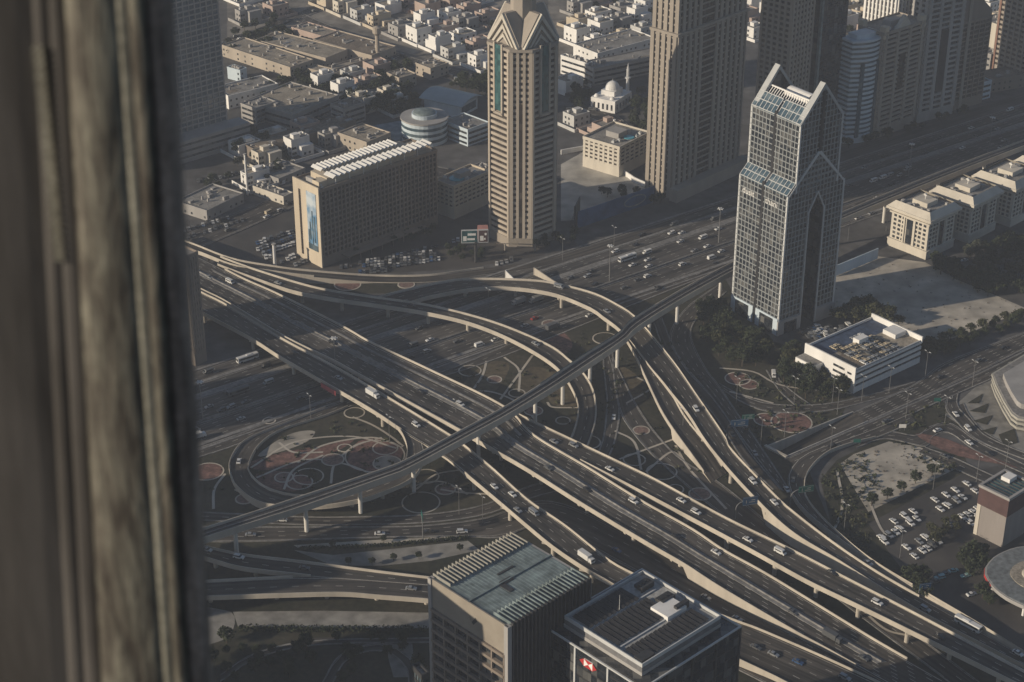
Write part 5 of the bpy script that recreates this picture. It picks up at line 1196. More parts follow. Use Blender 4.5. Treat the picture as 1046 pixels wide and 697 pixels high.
# ------------------------------------------------------------------ vehicles
PAINT = {'white': mat('car_white', (.62, .62, .61), .35, .03, .5, spec=.5), 'silver': mat('car_silver', (.36, .37, .38), .35, .05, .5, metal=.4, spec=.5), 'black': mat('car_black', (.02, .02, .022), .3, .05, .5, spec=.5),
         'grey': mat('car_grey', (.13, .135, .14), .35, .05, .5, metal=.3), 'red': mat('car_red', (.3, .03, .025), .35, .05, .5), 'blue': mat('car_blue', (.04, .09, .2), .35, .05, .5), 'beige': mat('car_beige', (.45, .38, .27), .4, .05, .5), 'teal': mat('car_teal', (.25, .45, .47), .4, .05, .5)}
tyre = mat('tyre', (.015, .015, .015), .9)
VM = {}
def vehicle_mesh(kind, col):
    if (kind, col) in VM: return VM[kind, col]
    m = MB()
    def body(prof, w, mi, taper=0.):
        # profile in x-z with rounded shoulders: three slices across
        n = len(prof); i = len(m.v)
        cx = sum(p[0] for p in prof)/n; cz = min(p[1] for p in prof)
        for y, sx in ((-w/2, .97), (-w/2+.18, 1), (w/2-.18, 1), (w/2, .97)):
            for p in prof: m.v.append((cx+(p[0]-cx)*sx, y, cz+(p[1]-cz)*(.93 if abs(y) > w/2-.1 else 1)))
        for s in range(3):
            for k in range(n):
                j = (k+1) % n; m.f.append((i+s*n+k, i+s*n+j, i+(s+1)*n+j, i+(s+1)*n+k)); m.m.append(mi)
        m.f.append(tuple(i+k for k in reversed(range(n)))); m.m.append(mi); m.f.append(tuple(i+3*n+k for k in range(n))); m.m.append(mi)
    def wheels(L, w, r=.34, xs=None):
        for x in (xs or (-L*.31, L*.31)):
            for s in (-1, 1): m.tube((x, s*(w/2-.22), r), (x, s*(w/2+.02), r), r, n=10, m=2)
    if kind == 'car':
        L, w = 4.6, 1.85
        body([(-2.3, .3), (2.25, .3), (2.3, .62), (2.1, .82), (1.0, .95), (-1.9, .98), (-2.28, .85)], w, 0)
        body([(-1.75, .955), (1.0, .955), (.35, 1.38), (-1.05, 1.4)], w-.2, 1); body([(-1.0, 1.385), (.3, 1.37), (.22, 1.46), (-.9, 1.47)], w-.42, 0); wheels(L, w)
    elif kind == 'suv':
        L, w = 4.9, 1.95
        body([(-2.45, .38), (2.4, .38), (2.45, .8), (2.3, 1.0), (1.2, 1.1), (-2.4, 1.12)], w, 0)
        body([(-2.35, 1.1), (1.15, 1.1), (.6, 1.68), (-2.1, 1.7)], w-.18, 1); body([(-2.1, 1.69), (.55, 1.67), (.5, 1.8), (-2.05, 1.82)], w-.3, 0); wheels(L, w, .4)
    elif kind == 'van':
        L, w = 5.6, 2.0
        body([(-2.8, .4), (2.75, .4), (2.8, .95), (2.2, 1.25), (1.6, 2.25), (-2.75, 2.3)], w, 0)
        m.box(1.62, 2.25, -.85, .85, 1.28, 1.9, 1); m.box(-2.2, 1.3, -w/2-.02, -w/2, 1.35, 1.95, 1); m.box(-2.2, 1.3, w/2, w/2+.02, 1.35, 1.95, 1); wheels(L, w, .38)
    elif kind == 'bus':
        L, w = 12., 2.6
        body([(-6, .4), (5.9, .4), (6, .9), (5.85, 3.0), (-5.95, 3.05)], w, 0)
        for s in (-1, 1): m.box(-5.4, 5.2, s*w/2-.02, s*w/2+.03, 1.5, 2.5, 1)
        m.box(5.9, 6.02, -1.1, 1.1, 1.3, 2.7, 1); m.box(-2.5, .5, -.8, .8, 3.0, 3.3, 0); wheels(L, w, .5, (-3.6, 3.8))
    elif kind == 'truck':
        L, w = 8.4, 2.5
        body([(2.2, .6), (4.1, .6), (4.2, 1.4), (3.9, 2.5), (2.3, 2.6)], 2.3, 0); m.box(-4.2, 2.0, -w/2, w/2, .95, 3.4, 0); m.box(-4.1, 3.9, -.9, .9, .5, .9, 2); m.box(3.92, 4.15, -.95, .95, 1.5, 2.3, 1); wheels(L, w, .5, (-2.9, -1.7, 3.0))
    VM[kind, col] = m.mesh(kind, [PAINT[col], glass, tyre]); return VM[kind, col]
NM = {'car': ('car', 'saloon car', 'car'), 'suv': ('car', 'high-roofed estate car', 'car'), 'van': ('van', 'van', 'van'), 'bus': ('bus', 'bus', 'bus'), 'truck': ('truck', 'box truck', 'truck')}
def put_vehicle(kind, col, loc, yaw, place, group, pitch=0.):
    if NM[kind][0] == 'car': CARS.append((kind, col, Vector(loc), yaw, place, group, pitch)); return
    make_vehicle(kind, col, loc, yaw, place, group, pitch)
CARS = []
def make_vehicle(kind, col, loc, yaw, place, group, pitch=0.):
    nm, ph, cat = NM[kind]; o = bpy.data.objects.new(nm, vehicle_mesh(kind, col)); C.objects.link(o); o.location = loc; o.rotation_euler = (0, -pitch, yaw)
    later(o, f'{col} {ph}', place, cat, group); return o
def on_road(key, px, py, kind, col, place, flip=False, hi=.02):
    ml, wa, wb = ROADS[key]
    best = min(range(len(ml)), key=lambda i: (PX(ml[i])[0]-px)**2+(PX(ml[i])[1]-py)**2)
    z = ml[best].z; p = G(px, py, z+.6); p.z = z+hi
    # keep it between the edges
    a, b = wa[best], wb[best]; d = (b-a); d.z = 0; L = d.length; d.normalize()
    j = min(best+1, len(ml)-1); i = max(best-1, 0); t = ml[j]-ml[i]; yaw = math.atan2(t.y, t.x)
    off = (p-a).dot(d); off2 = min(max(off, 1.9), L-1.9); p = p+d*(off2-off)
    pitch = math.atan2(t.z, math.hypot(t.x, t.y))
    if flip: yaw += math.pi; pitch = -pitch
    put_vehicle(kind, col, p, yaw, place, 'traffic on the interchange', pitch)
pm, pu, pl_ = 'on the widest flyover', 'on the two-lane flyover', 'on the lower-side flyover'
for key, px, py, kd, col, pc in [('main', 214, 283, 'car', 'silver', pm), ('main', 235, 288, 'van', 'white', pm), ('main', 470, 413, 'suv', 'white', pm), ('main', 647, 512, 'suv', 'white', pm), ('main', 731.5, 564, 'car', 'white', pm), ('main', 430, 400, 'car', 'black', pm), ('main', 300, 325, 'car', 'black', pm), ('main', 560, 478, 'car', 'grey', pm),
    ('main', 690, 548, 'car', 'black', pm), ('main', 600, 500, 'car', 'black', pm), ('main', 810, 625, 'car', 'grey', pm), ('main', 850, 652, 'truck', 'grey', pm), ('main', 882, 672, 'car', 'grey', pm), ('main', 340, 350, 'suv', 'black', pm),
    ('upper', 566, 451, 'car', 'silver', pu), ('upper', 586, 455, 'suv', 'silver', pu), ('upper', 623, 479, 'car', 'white', pu), ('upper', 696, 511, 'car', 'white', pu), ('upper', 711, 523, 'suv', 'white', pu), ('upper', 764, 551, 'car', 'white', pu), ('upper', 797, 564, 'van', 'white', pu), ('upper', 896, 615.5, 'suv', 'white', pu), ('upper', 850, 585, 'car', 'black', pu), ('upper', 960, 650, 'car', 'black', pu),
    ('low_fly', 346, 386, 'car', 'silver', pl_), ('low_fly', 381, 404, 'truck', 'white', pl_), ('low_fly', 425, 434, 'suv', 'white', pl_), ('low_fly', 505, 497, 'car', 'white', pl_), ('low_fly', 523.5, 505, 'car', 'white', pl_), ('low_fly', 529, 521, 'car', 'silver', pl_), ('low_fly', 545.5, 524, 'van', 'silver', pl_), ('low_fly', 599, 571, 'truck', 'white', pl_), ('low_fly', 300, 360, 'car', 'black', pl_), ('low_fly', 790, 668, 'car', 'silver', pl_), ('low_fly', 815, 676, 'car', 'blue', pl_), ('low_fly', 863, 692, 'suv', 'silver', pl_), ('low_fly', 772, 661, 'car', 'grey', pl_),
    ('arc', 571, 293, 'van', 'silver', 'on the arched ramp'), ('arc', 620, 318, 'car', 'silver', 'on the arched ramp'), ('arc', 711, 418, 'suv', 'white', 'on the arched ramp'), ('arc', 769, 491.7, 'suv', 'white', 'on the arched ramp'), ('arc', 791, 513, 'car', 'white', 'on the arched ramp'), ('arc', 989, 638.5, 'bus', 'white', 'on the arched ramp'), ('arc', 945, 622, 'suv', 'silver', 'on the arched ramp'),
    ('right', 858, 562, 'van', 'beige', 'on the ramp round the sandy lot'), ('right', 887, 575, 'car', 'silver', 'on the ramp round the sandy lot'), ('right', 810, 490, 'car', 'grey', 'on the ramp round the sandy lot'), ('right', 1040, 667, 'car', 'white', 'on the ramp round the sandy lot'), ('right', 850, 455, 'car', 'black', 'on the ramp round the sandy lot'),
    ('slim', 284, 289, 'car', 'silver', 'on the slim curving ramp'), ('slim', 547, 351, 'car', 'silver', 'on the slim curving ramp'), ('slim', 420, 312, 'car', 'black', 'on the slim curving ramp'),
    ('loop', 244, 471, 'car', 'white', 'on the loop ramp'), ('r9', 804, 500, 'car', 'white', 'on the side road under the arched ramp'), ('r9', 771, 463, 'car', 'silver', 'on the side road under the arched ramp'), ('r9', 715, 385, 'car', 'black', 'on the side road under the arched ramp'), ('r9b', 745, 445, 'car', 'grey', 'on the side road under the arched ramp'),
    ('g1', 627, 426, 'car', 'white', 'on the garden road below the flyovers'), ('g1', 288, 531, 'car', 'white', 'on the garden road below the flyovers'), ('low', 256, 546, 'car', 'silver', 'on the lower road'), ('low', 388, 545, 'car', 'white', 'on the lower road'), ('low', 472, 543, 'suv', 'white', 'on the lower road'), ('low', 438, 543, 'car', 'black', 'on the lower road'), ('low', 630, 562, 'car', 'blue', 'on the lower road'), ('low', 721, 610, 'car', 'silver', 'on the lower road'), ('low', 753, 632, 'car', 'silver', 'on the lower road'), ('low', 785, 654, 'car', 'silver', 'on the lower road'), ('low', 815, 670, 'suv', 'blue', 'on the lower road'),
    ('low2', 768, 666, 'car', 'grey', 'on the lower road behind the dark glass tower'), ('low2', 776, 678, 'car', 'grey', 'on the lower road behind the dark glass tower'),
    ('bot2', 244, 569, 'suv', 'white', 'on the bottom ramp'), ('bot2', 213, 558, 'car', 'white', 'on the bottom ramp'), ('bot2', 311, 580, 'car', 'grey', 'on the bottom ramp'), ('bot', 420, 601, 'car', 'silver', 'on the studded-wall road'),
    ('rb2', 975, 424, 'car', 'white', 'on the roundabout approach'), ('rb2', 987.5, 439, 'suv', 'white', 'on the roundabout approach'), ('rb', 958, 440, 'car', 'white', 'on the roundabout approach'), ('rb', 990, 452, 'car', 'white', 'on the roundabout approach'), ('rb3', 1021, 487, 'car', 'white', 'on the roundabout approach'), ('rb3', 965, 466, 'car', 'grey', 'on the roundabout approach'), ('rb', 1010, 463, 'car', 'black', 'on the roundabout approach'),
    ('ave', 960, 385, 'car', 'black', 'on the avenue'), ('ave', 1000, 368, 'car', 'grey', 'on the avenue'), ('ave2', 905, 430, 'car', 'grey', 'on the avenue'), ('ave', 1025, 355, 'car', 'black', 'on the avenue'), ('slip', 564, 334, 'truck', 'grey', 'on the slip road'), ('slip', 602, 322, 'car', 'white', 'on the slip road'), ('slip', 672, 295, 'car', 'black', 'on the slip road'), ('st2', 789, 383, 'van', 'white', 'on the street below the gabled tower'), ('dist', 470, 82, 'car', 'white', 'on the wide district road'), ('dist', 440, 70, 'car', 'grey', 'on the wide district road'), ('dist', 350, 36, 'car', 'black', 'on the wide district road'), ('dist', 330, 28, 'car', 'white', 'on the wide district road')]:
    on_road(key, px, py, kd, col, pc)
def on_hwy(px, py, kd, col):
    p = G(px, py, .7); d = p-HB; o = -d.x*math.sin(HA)+d.y*math.cos(HA); s = d.x*math.cos(HA)+d.y*math.sin(HA)
    lanes = [-18, -14.8, -11.2, -7.7, -4.4, 5.2, 8.2, 11.8, 15.4, 19.4, 28, 31.2, 34, 39.5, 42.8, 46]
    o = min(lanes, key=lambda l: abs(l-o)); q = SO(s, o, .115)
    put_vehicle(kd, col, q, HA+(math.pi if o > 3 else 0), 'on the ground highway', 'traffic on the ground highway')
rp0 = random.Random(31)
HW = [(254, 368, 'bus', 'white'), (214, 381, 'van', 'grey'), (272, 374, 'van', 'black'), (242, 400, 'bus', 'grey'), (214, 415.5, 'car', 'silver'), (236, 415.5, 'suv', 'silver'), (254.6, 413.6, 'car', 'grey'), (306, 406, 'car', 'grey'), (248, 429, 'car', 'silver'), (199, 440, 'van', 'white'), (203, 448, 'truck', 'white'), (441, 348.6, 'car', 'white'), (467, 348.6, 'car', 'grey'), (436.5, 359, 'suv', 'silver'), (506, 347, 'car', 'white'),
      (529, 309, 'truck', 'silver'), (547, 307, 'truck', 'silver'), (546, 325, 'car', 'red'), (629, 257, 'suv', 'white'), (636, 262, 'bus', 'white'), (645, 270, 'car', 'white'), (663, 259, 'van', 'white'), (663, 266, 'car', 'white'), (661, 271, 'car', 'white'), (663, 283, 'suv', 'white'), (697, 270, 'suv', 'white'), (728, 264, 'van', 'white'), (715, 259, 'car', 'silver'), (727, 254, 'car', 'white'), (734, 255, 'car', 'white'), (718, 243, 'van', 'white'), (694, 246, 'car', 'white'), (686, 238, 'suv', 'white'), (697, 238, 'car', 'white'), (732, 233, 'car', 'white'), (636, 293, 'car', 'grey'),
      (900, 181, 'van', 'white'), (890, 200, 'car', 'white'), (891, 218, 'car', 'silver'), (875, 222, 'car', 'white'), (967, 174, 'suv', 'white'), (870, 190, 'car', 'grey'), (925, 168, 'car', 'silver'), (950, 158, 'car', 'grey'), (980, 150, 'car', 'white'), (1000, 141, 'car', 'grey'), (1020, 132, 'car', 'silver'), (1035, 150, 'car', 'grey'), (960, 140, 'car', 'grey'), (990, 130, 'car', 'white'), (930, 150, 'suv', 'black'), (1010, 118, 'car', 'grey'), (905, 160, 'car', 'black'), (880, 170, 'car', 'silver'), (1030, 112, 'van', 'white'), (915, 190, 'car', 'black'), (600, 275, 'car', 'black'), (585, 285, 'car', 'grey'), (650, 250, 'car', 'black'), (480, 330, 'car', 'black'), (420, 365, 'car', 'black')]
for k in range(46):
    s_ = rp0.uniform(-10, 700); o_ = rp0.choice([-18, -14.8, -11.2, -7.7, -4.4, 5.2, 8.2, 11.8, 15.4, 19.4, 28, 31.2, 39.5, 42.8]); x_, y_ = PX(SO(s_, o_, .7))
    if 205 < x_ < 1040 and all(abs(x_-q[0]) > 6 or abs(y_-q[1]) > 4 for q in HW): HW.append((x_, y_, rp0.choice(['car', 'car', 'suv', 'van']), rp0.choice(['grey', 'silver', 'grey', 'black', 'white', 'silver'])))
for q in HW: on_hwy(*q)
# parked cars
rp = random.Random(5)
COL = ['white']*8+['silver']*4+['black']*2+['grey']*3+['red', 'beige', 'blue']
def parked(spots, yaw, place, group, kinds=('car', 'car', 'suv'), z=.09, cols=None):
    for x, y in spots: put_vehicle(rp.choice(kinds), rp.choice(cols or COL), G(x, y, .6)*1.0-Vector((0, 0, .6-z)), yaw+rp.choice((0, math.pi))+rp.uniform(-.05, .05), place, group)
gp = 'cars parked in the lot by the sandy ground'; pp_ = 'parked in the lot by the sandy ground'
parked([(900.5, 549.6), (908, 547), (915, 543.5), (913, 532.4), (924, 527.5), (933, 522.5), (936.5, 530), (930, 534.5), (926, 559), (934, 568), (939, 553), (945, 549), (942, 562.5), (947.5, 560), (952.5, 557), (958, 553), (970, 535.5), (983, 528), (988.5, 525.5), (994, 523), (999, 520), (991.5, 534.5), (987.5, 494), (976, 500.5), (966.5, 505.5), (955, 510.5), (996, 501.5), (977, 511.5), (983.5, 508), (967.5, 516.5), (960.5, 520), (903.5, 553.5), (919, 540.5), (1000, 529)], math.radians(-62), pp_, gp, cols=['white']*8+['silver', 'grey'])
parked([(960, 590), (966, 586), (974, 583), (986.5, 588), (992.5, 607), (955, 594), (1002, 640)], math.radians(20), 'in the drive below the parking lot', gp, cols=['teal', 'grey', 'silver', 'grey', 'white'])
def rows(pts, n, yaw, place, group, jit=1.2, kinds=('car', 'car', 'suv'), cols=None, z=.07):
    out = []
    for (x0, y0), (x1, y1), k in pts:
        for i in range(k):
            if rp.random() < .16: continue
            t = (i+.5)/k; out.append((x0+(x1-x0)*t, y0+(y1-y0)*t+rp.uniform(-.25, .25)))
    parked(out, yaw, place, group, kinds, z, cols)
dk = ['white']*4+['silver']*4+['black']*4+['grey']*6+['blue']
rows([((258, 250), (300, 236), 12), ((262, 255), (302, 241), 13), ((268, 260), (304, 247), 12), ((286, 268), (314, 256), 9), ((300, 271), (318, 264), 5), ((270, 264), (285, 259), 4)], 0, HA+1.2, 'parked left of the hotel', 'cars parked by the hotel', cols=dk)
rows([((366, 268), (442, 257), 20), ((370, 271), (446, 260), 20), ((378, 275), (450, 264), 19), ((400, 262), (448, 251), 12), ((366, 278), (396, 276), 8), ((452, 250), (470, 244), 4), ((505, 270), (525, 265), 4), ((346, 273), (366, 270), 4)], 0, HA+1.0, 'parked in front of the hotel', 'cars parked by the hotel', cols=dk)
rows([((818, 340), (838, 333), 7), ((824, 344), (850, 334), 9), ((832, 347), (862, 336), 9), ((842, 342), (868, 331), 8)], 0, HA+1.2, 'parked behind the white office', 'cars parked behind the white office', cols=dk)
for key, n_ in (('dist', 26), ('dist2', 10), ('dist4', 9), ('dist5', 7), ('dist3', 9)):
    ml, wa, wb = ROADS[key]
    for k in range(n_):
        i = rp0.randrange(len(ml)-1); p = wa[i].lerp(wb[i], rp0.choice((.12, .3, .7, .88))); x_, y_ = PX(p)
        if 190 < x_ < 700 and y_ > 2: on_road(key, x_, y_, rp0.choice(['car', 'suv', 'van']), rp0.choice(['white', 'silver', 'grey', 'grey', 'black', 'beige']), 'in the streets of the low-rise district')
rows([((185, 236), (235, 222), 10), ((190, 243), (250, 224), 11), ((200, 186), (250, 176), 9)], 0, HA+1.2, 'near the low service block', 'cars parked by the hotel', cols=dk)
root, W_, D_, h_, MX = WO
for r_ in range(5):
    for k in range(9):
        if rp.random() < .12: continue
        p = MX @ Vector((9.5+k*3.0, 3.2+r_*4.9, h_-.38))
        if 15 < 9.5+k*3 < 24 and r_ == 4: continue
        put_vehicle('car', rp.choice(['beige', 'white', 'silver', 'beige', 'grey', 'beige', 'black', 'silver']), p, MX.to_euler().z+math.pi/2, 'parked on the white office roof', 'cars on the white office roof')
parked([(971, 268), (975, 270), (985, 266)], 0.3, 'parked below the corniced blocks', 'cars below the corniced blocks', cols=['white'])
# the 285 cars that show largest stand alone; the smallest ones are one mass of far cars
CARS.sort(key=lambda t: t[2].y*ct_+(EYE-t[2].z)*st_)
for t in CARS[:285]: make_vehicle(*t)
mb = MB(); pl_keys = list(PAINT)
for kind, col, p, yaw, place, group, pitch in CARS[285:]:
    me = vehicle_mesh(kind, col); i0 = len(mb.v); X = Matrix.Translation(p) @ Matrix.Rotation(yaw, 4, 'Z'); mb.v += [tuple(X @ v.co) for v in me.vertices]
    for q in me.polygons: mb.f.append(tuple(i0+k for k in q.vertices)); mb.m.append(pl_keys.index(col) if q.material_index == 0 else len(pl_keys)+q.material_index-1)
tag(mb.build('cars', [PAINT[k] for k in pl_keys]+[glass, tyre]), 'small far cars in the distant car parks and streets', 'cars', kind='stuff')
# ------------------------------------------------------------------ lamps and signs
def lamp_proto():
    r = thing('street_lamp', None, 'street lamp', (0, 0, 0))
    m = MB(); m.tube((0, 0, -.2), (0, 0, 14), .14, .08, 8); m.build('pole', pole_m, r)
    for s in (-1, 1):
        m = MB(); m.tube((0, 0, 13.8), (s*1.8, 0, 14.4), .07, .06, 6); a = m.build('arm', pole_m, r)
        m = MB(); m.box(s*1.5-.45, s*1.5+.75, -.18, .18, 14.33, 14.5); m.build('lamp_head', frame_m, a)
    return r
def mast_proto():
    r = thing('high_mast', None, 'light mast', (0, 0, 0))
    m = MB(); m.tube((0, 0, -.2), (0, 0, 22), .32, .16, 8); m.build('pole', pole_m, r)
    m = MB(); m.tube((0, 0, 21.4), (0, 0, 21.7), 1.2, 1.2, 12); c_ = m.build('ring', frame_m, r)
    for k in range(6):
        t = k*math.pi/3; m = MB(); m.obox((1.5*math.cos(t), 1.5*math.sin(t)), t, .7, .5, 21.2, 21.6); m.build('lamp_head', louver, c_)
    return r
LP = lamp_proto(); MP = mast_proto(); first = {'l': True, 'm': True}
def lamp(px, py, place, tall=False, z=0., yaw=None):
    k = 'm' if tall else 'l'; pr = MP if tall else LP; p = G(px, py, z); yaw = HA+math.pi/2 if yaw is None else yaw
    if first[k]: o = pr; o.location = p; o.rotation_euler = (0, 0, yaw); first[k] = False
    else: o = cptree(pr, p, yaw)
    later(o, 'tall ring-headed light mast' if tall else 'grey double-armed street lamp', place, 'light mast' if tall else 'street lamp', 'light masts' if tall else 'street lamps')
for px, py in [(207.5, 430), (622.5, 287), (734, 248), (928, 180), (343, 384), (1010, 152)]: lamp(px, py, 'on the ground highway', True)
for px, py, pc in [(317.6, 430, 'by the loop garden'), (499, 320, 'on the highway bank'), (574.5, 267, 'by the crowned tower'), (627, 255, 'by the blue hoarding'), (469, 526, 'by the garden road'), (777, 455, 'by the red ring beds'), (801, 447, 'by the red ring beds'), (925, 428, 'by the avenue'), (908, 401, 'by the avenue'), (993, 395, 'by the avenue'), (855, 424, 'by the avenue'), (965, 432, 'by the roundabout'), (1027, 478, 'by the roundabout'), (848, 463, 'by the ramp round the sandy lot'), (862, 543, 'by the ramp round the sandy lot'), (752, 412, 'in the gabled tower garden'), (811, 412, 'in the gabled tower garden'), (850, 412, 'in the gabled tower garden'), (953, 500, 'by the parking lot'), (919, 570, 'by the parking lot'), (493, 535, 'by the garden road'), (398, 452, 'by the loop garden'), (466, 436, 'by the garden road'), (697, 445, 'under the arched ramp'), (997, 493, 'by the parking lot'), (250, 200, 'by the low service block'), (866, 246, 'by the pale hoarding'), (905, 236, 'by the pale hoarding'), (880, 410, 'by the avenue'), (945, 385, 'by the avenue')]: lamp(px, py, pc)
def gantry(px, py, z, yaw, m_, label, reach=9., h=9., sw=7., sh=3.6):
    p = G(px, py, z); r = thing('road_sign', label, 'road sign', p, yaw)
    m = MB(); m.tube((0, 0, -z if z > 1 else -.3), (0, 0, h*.6), .28, .24, 8); pts = [(reach*.55*(1-math.cos(t)), 0, h*.6+h*.4*math.sin(t)) for t in [math.pi/2*k/6 for k in range(7)]]+[(reach, 0, h)]
    for a, b in zip(pts, pts[1:]): m.tube(a, b, .2, .18, 6)
    P(m, 'post', pole_m, r)
    m = MB(); m.box(reach-sw/2, reach+sw/2, -.5, -.25, h-sh/2, h+sh/2); bd = P(m, 'sign_board', m_, r)
    m = MB()
    for q in ((-sw/2+.15, sw/2-.15, sh/2-.3, sh/2-.2), (-sw/2+.15, sw/2-.15, -sh/2+.2, -sh/2+.3)): m.box(reach+q[0], reach+q[1], -.52, -.502, h+q[2], h+q[3])
    m.box(reach-sw*.3, reach-sw*.26, -.52, -.502, h-1, h+.6); m.box(reach+sw*.05, reach+sw*.3, -.52, -.502, h+.3, h+.6); m.box(reach-sw*.1, reach+sw*.3, -.52, -.502, h-.7, h-.4)
    m.build('border', paint, bd)
gantry(742, 446, .2, math.radians(10), signblue, 'blue direction sign over the side road beside the red ring beds', 6, 7, 8.5, 3.8)
gantry(757, 440, .2, math.radians(10), signgreen, 'green direction sign next to the blue one by the red ring beds', 3, 7.5, 6, 2.6)
gantry(751, 530, .2, math.radians(15), signblue, 'blue direction sign on a curved arm against the pale ramp wall', 6.5, 8.5, 7, 4.2)
gantry(807, 517, 1, math.radians(15), signgreen, 'green direction sign on a curved arm over the ramp round the sandy lot', 7, 8, 7, 3.2)
gantry(938, 610, 2, math.radians(15), signblue, 'small blue sign at the outer edge of the right-hand ramp', 2.4, 5, 5, 3.2)
gantry(432, 552, .2, math.radians(100), signgreen, 'teal sign seen edge-on beside the lower road', 4, 10, 5, 3)
for px, py, col, lab in [(921.5, 440, louver, 'small white sign board on the grass beside the avenue'), (875, 455, signgreen, 'small green sign by the ramp round the sandy lot'), (957, 413, signgreen, 'small green sign at the start of the roundabout approach')]:
    r = thing('road_sign', lab, 'road sign', G(px, py)); m = MB()
    for s in (-1.1, 1.1): m.tube((s, 0, -.2), (s, 0, 3), .08, n=6)
    P(m, 'post', pole_m, r); m = MB(); m.box(-1.7, 1.7, -.15, -.06, 1.6, 3.6); P(m, 'sign_board', col, r)
# ------------------------------------------------------------------ trees
def crown_mesh(seed, leafm, n=46, per=16, flat=.8, leaf=.55):
    r = random.Random(seed); m = MB(); cl = []
    for k in range(n):
        t = r.uniform(0, 6.283); q = r.random()**.45; z = r.uniform(-.75, 1)
        rr = q*math.sqrt(max(.06, 1-z*z*.85)); cl.append((rr*math.cos(t)*2.9, rr*math.sin(t)*2.9, 4.6+z*2.3*flat, r.uniform(.55, 1.05)))
    for cx, cy, cz, s in cl:
        for j in range(per):
            d = Vector((r.gauss(0, 1), r.gauss(0, 1), r.gauss(0, .8))).normalized()*s*r.uniform(.5, 1.1); c = Vector((cx, cy, cz))+d
            u = Vector((r.gauss(0, 1), r.gauss(0, 1), r.gauss(0, .6))).normalized(); v = u.orthogonal().normalized(); w = u.cross(v); e = leaf*r.uniform(.6, 1.3)
            m.poly([c-v*e*.6-w*e*.4, c+v*e*.6-w*e*.3, c+v*e*.2+w*e*.7, c-v*e*.4+w*e*.5])
    return m.mesh('crown', leafm)
CR = [crown_mesh(1, leafs[0]), crown_mesh(2, leafs[0], 40, 16, .65), crown_mesh(3, leafs[1]), crown_mesh(4, leafs[1], 34, 14, 1.0), crown_mesh(5, leafs[2]), crown_mesh(6, leafs[0], 60, 14, 1.0)]
CN = ['dark round-crowned tree', 'dark flat-crowned tree', 'olive round-crowned tree', 'thin olive tree', 'grey-green tree', 'dense dark tree']
tm = MB(); tm.tube((0, 0, -.2), (.1, 0, 2.6), .24, .17, 7); tm.tube((.1, 0, 2.5), (1.3, .4, 4.4), .13, .06, 5); tm.tube((.1, 0, 2.5), (-1.1, .7, 4.6), .13, .06, 5); tm.tube((.1, 0, 2.5), (0, -1.2, 4.8), .12, .05, 5); tm.tube((.1, 0, 2.5), (.1, .1, 5.2), .14, .05, 5)
TMESH = tm.mesh('trunk', bark)
rt = random.Random(9)
TREES = []
def tree(p, s, kind, place, group): TREES.append((p, s, kind, place, group))
def make_tree(p, s, kind, place, group):
    o = thing('tree', None, 'tree', p, rt.uniform(0, 6.28)); o.scale = (s*rt.uniform(.9, 1.15), s*rt.uniform(.9, 1.15), s*rt.uniform(.85, 1.15))
    for nm, me in (('trunk', TMESH), ('crown', CR[kind])): c = bpy.data.objects.new(nm, me); C.objects.link(c); c.parent = o
    later(o, CN[kind], place, 'tree', group)
def hedge(pts, w, h, label):
    a = smooth(pts, 60); P_ = [G(p[0], p[1]) for p in a]; o = P_[0]; m = MB(); r = random.Random(3)
    for i in range(60):
        for k in range(26):
            c = P_[i].lerp(P_[i+1], r.random())-o+Vector((r.uniform(-w, w)*.6, r.uniform(-w, w)*.6, r.uniform(.1, h)))
            u = Vector((r.gauss(0, 1), r.gauss(0, 1), r.gauss(0, .6))).normalized(); v = u.orthogonal().normalized(); q = u.cross(v); e = r.uniform(.35, .8)
            m.poly([c-v*e*.6-q*e*.4, c+v*e*.6-q*e*.3, c+v*e*.2+q*e*.7, c-v*e*.4+q*e*.5])
    b = m.build('hedge', leafs[0]); b.location = o; tag(b, label, 'hedge')
def inside(x, y, poly):
    c = False; n = len(poly)
    for i in range(n):
        (x0, y0), (x1, y1) = poly[i], poly[i-1]
        if (y0 > y) != (y1 > y) and x < (x1-x0)*(y-y0)/(y1-y0)+x0: c = not c
    return c
def grove(poly, n, place, group, s=(.8, 1.3), kinds=(0, 1, 5, 2), mind=4.5):
    xs = [p[0] for p in poly]; ys = [p[1] for p in poly]; got = []; tries = 0
    while len(got) < n and tries < n*60:
        tries += 1; x = rt.uniform(min(xs), max(xs)); y = rt.uniform(min(ys), max(ys))
        if not inside(x, y, poly): continue
        p = G(x, y)
        if any((p-q).length < mind for q in got): continue
        got.append(p); tree(p, rt.uniform(*s), rt.choice(kinds), place, group)
grove([(712, 318), (735, 312), (748, 338), (790, 356), (775, 375), (745, 376), (722, 352)], 40, 'in the gabled tower garden', 'trees of the gabled tower garden', (.9, 1.4))
grove([(806, 352), (822, 368), (868, 398), (862, 408), (820, 408), (800, 392), (798, 368)], 30, 'below the white office', 'trees below the white office', (.8, 1.3))
grove([(850, 330), (872, 318), (900, 322), (925, 334), (908, 336), (870, 330)], 13, 'behind the white office', 'trees behind the white office', (.9, 1.5), (0, 2, 3, 5))
grove([(948, 268), (975, 274), (1020, 300), (1010, 306), (985, 292), (955, 278)], 30, 'along the sandy lot', 'trees round the sandy lot', (.9, 1.3), (0, 1, 5))
grove([(985, 262), (1050, 245), (1060, 312), (1020, 298)], 36, 'below the corniced blocks', 'trees below the corniced blocks', (.9, 1.4), (0, 5, 4))
grove([(940, 357), (1046, 322), (1046, 332), (960, 366), (940, 366)], 26, 'lining the avenue', 'trees lining the avenue', (.7, 1.1), (0, 2, 5))
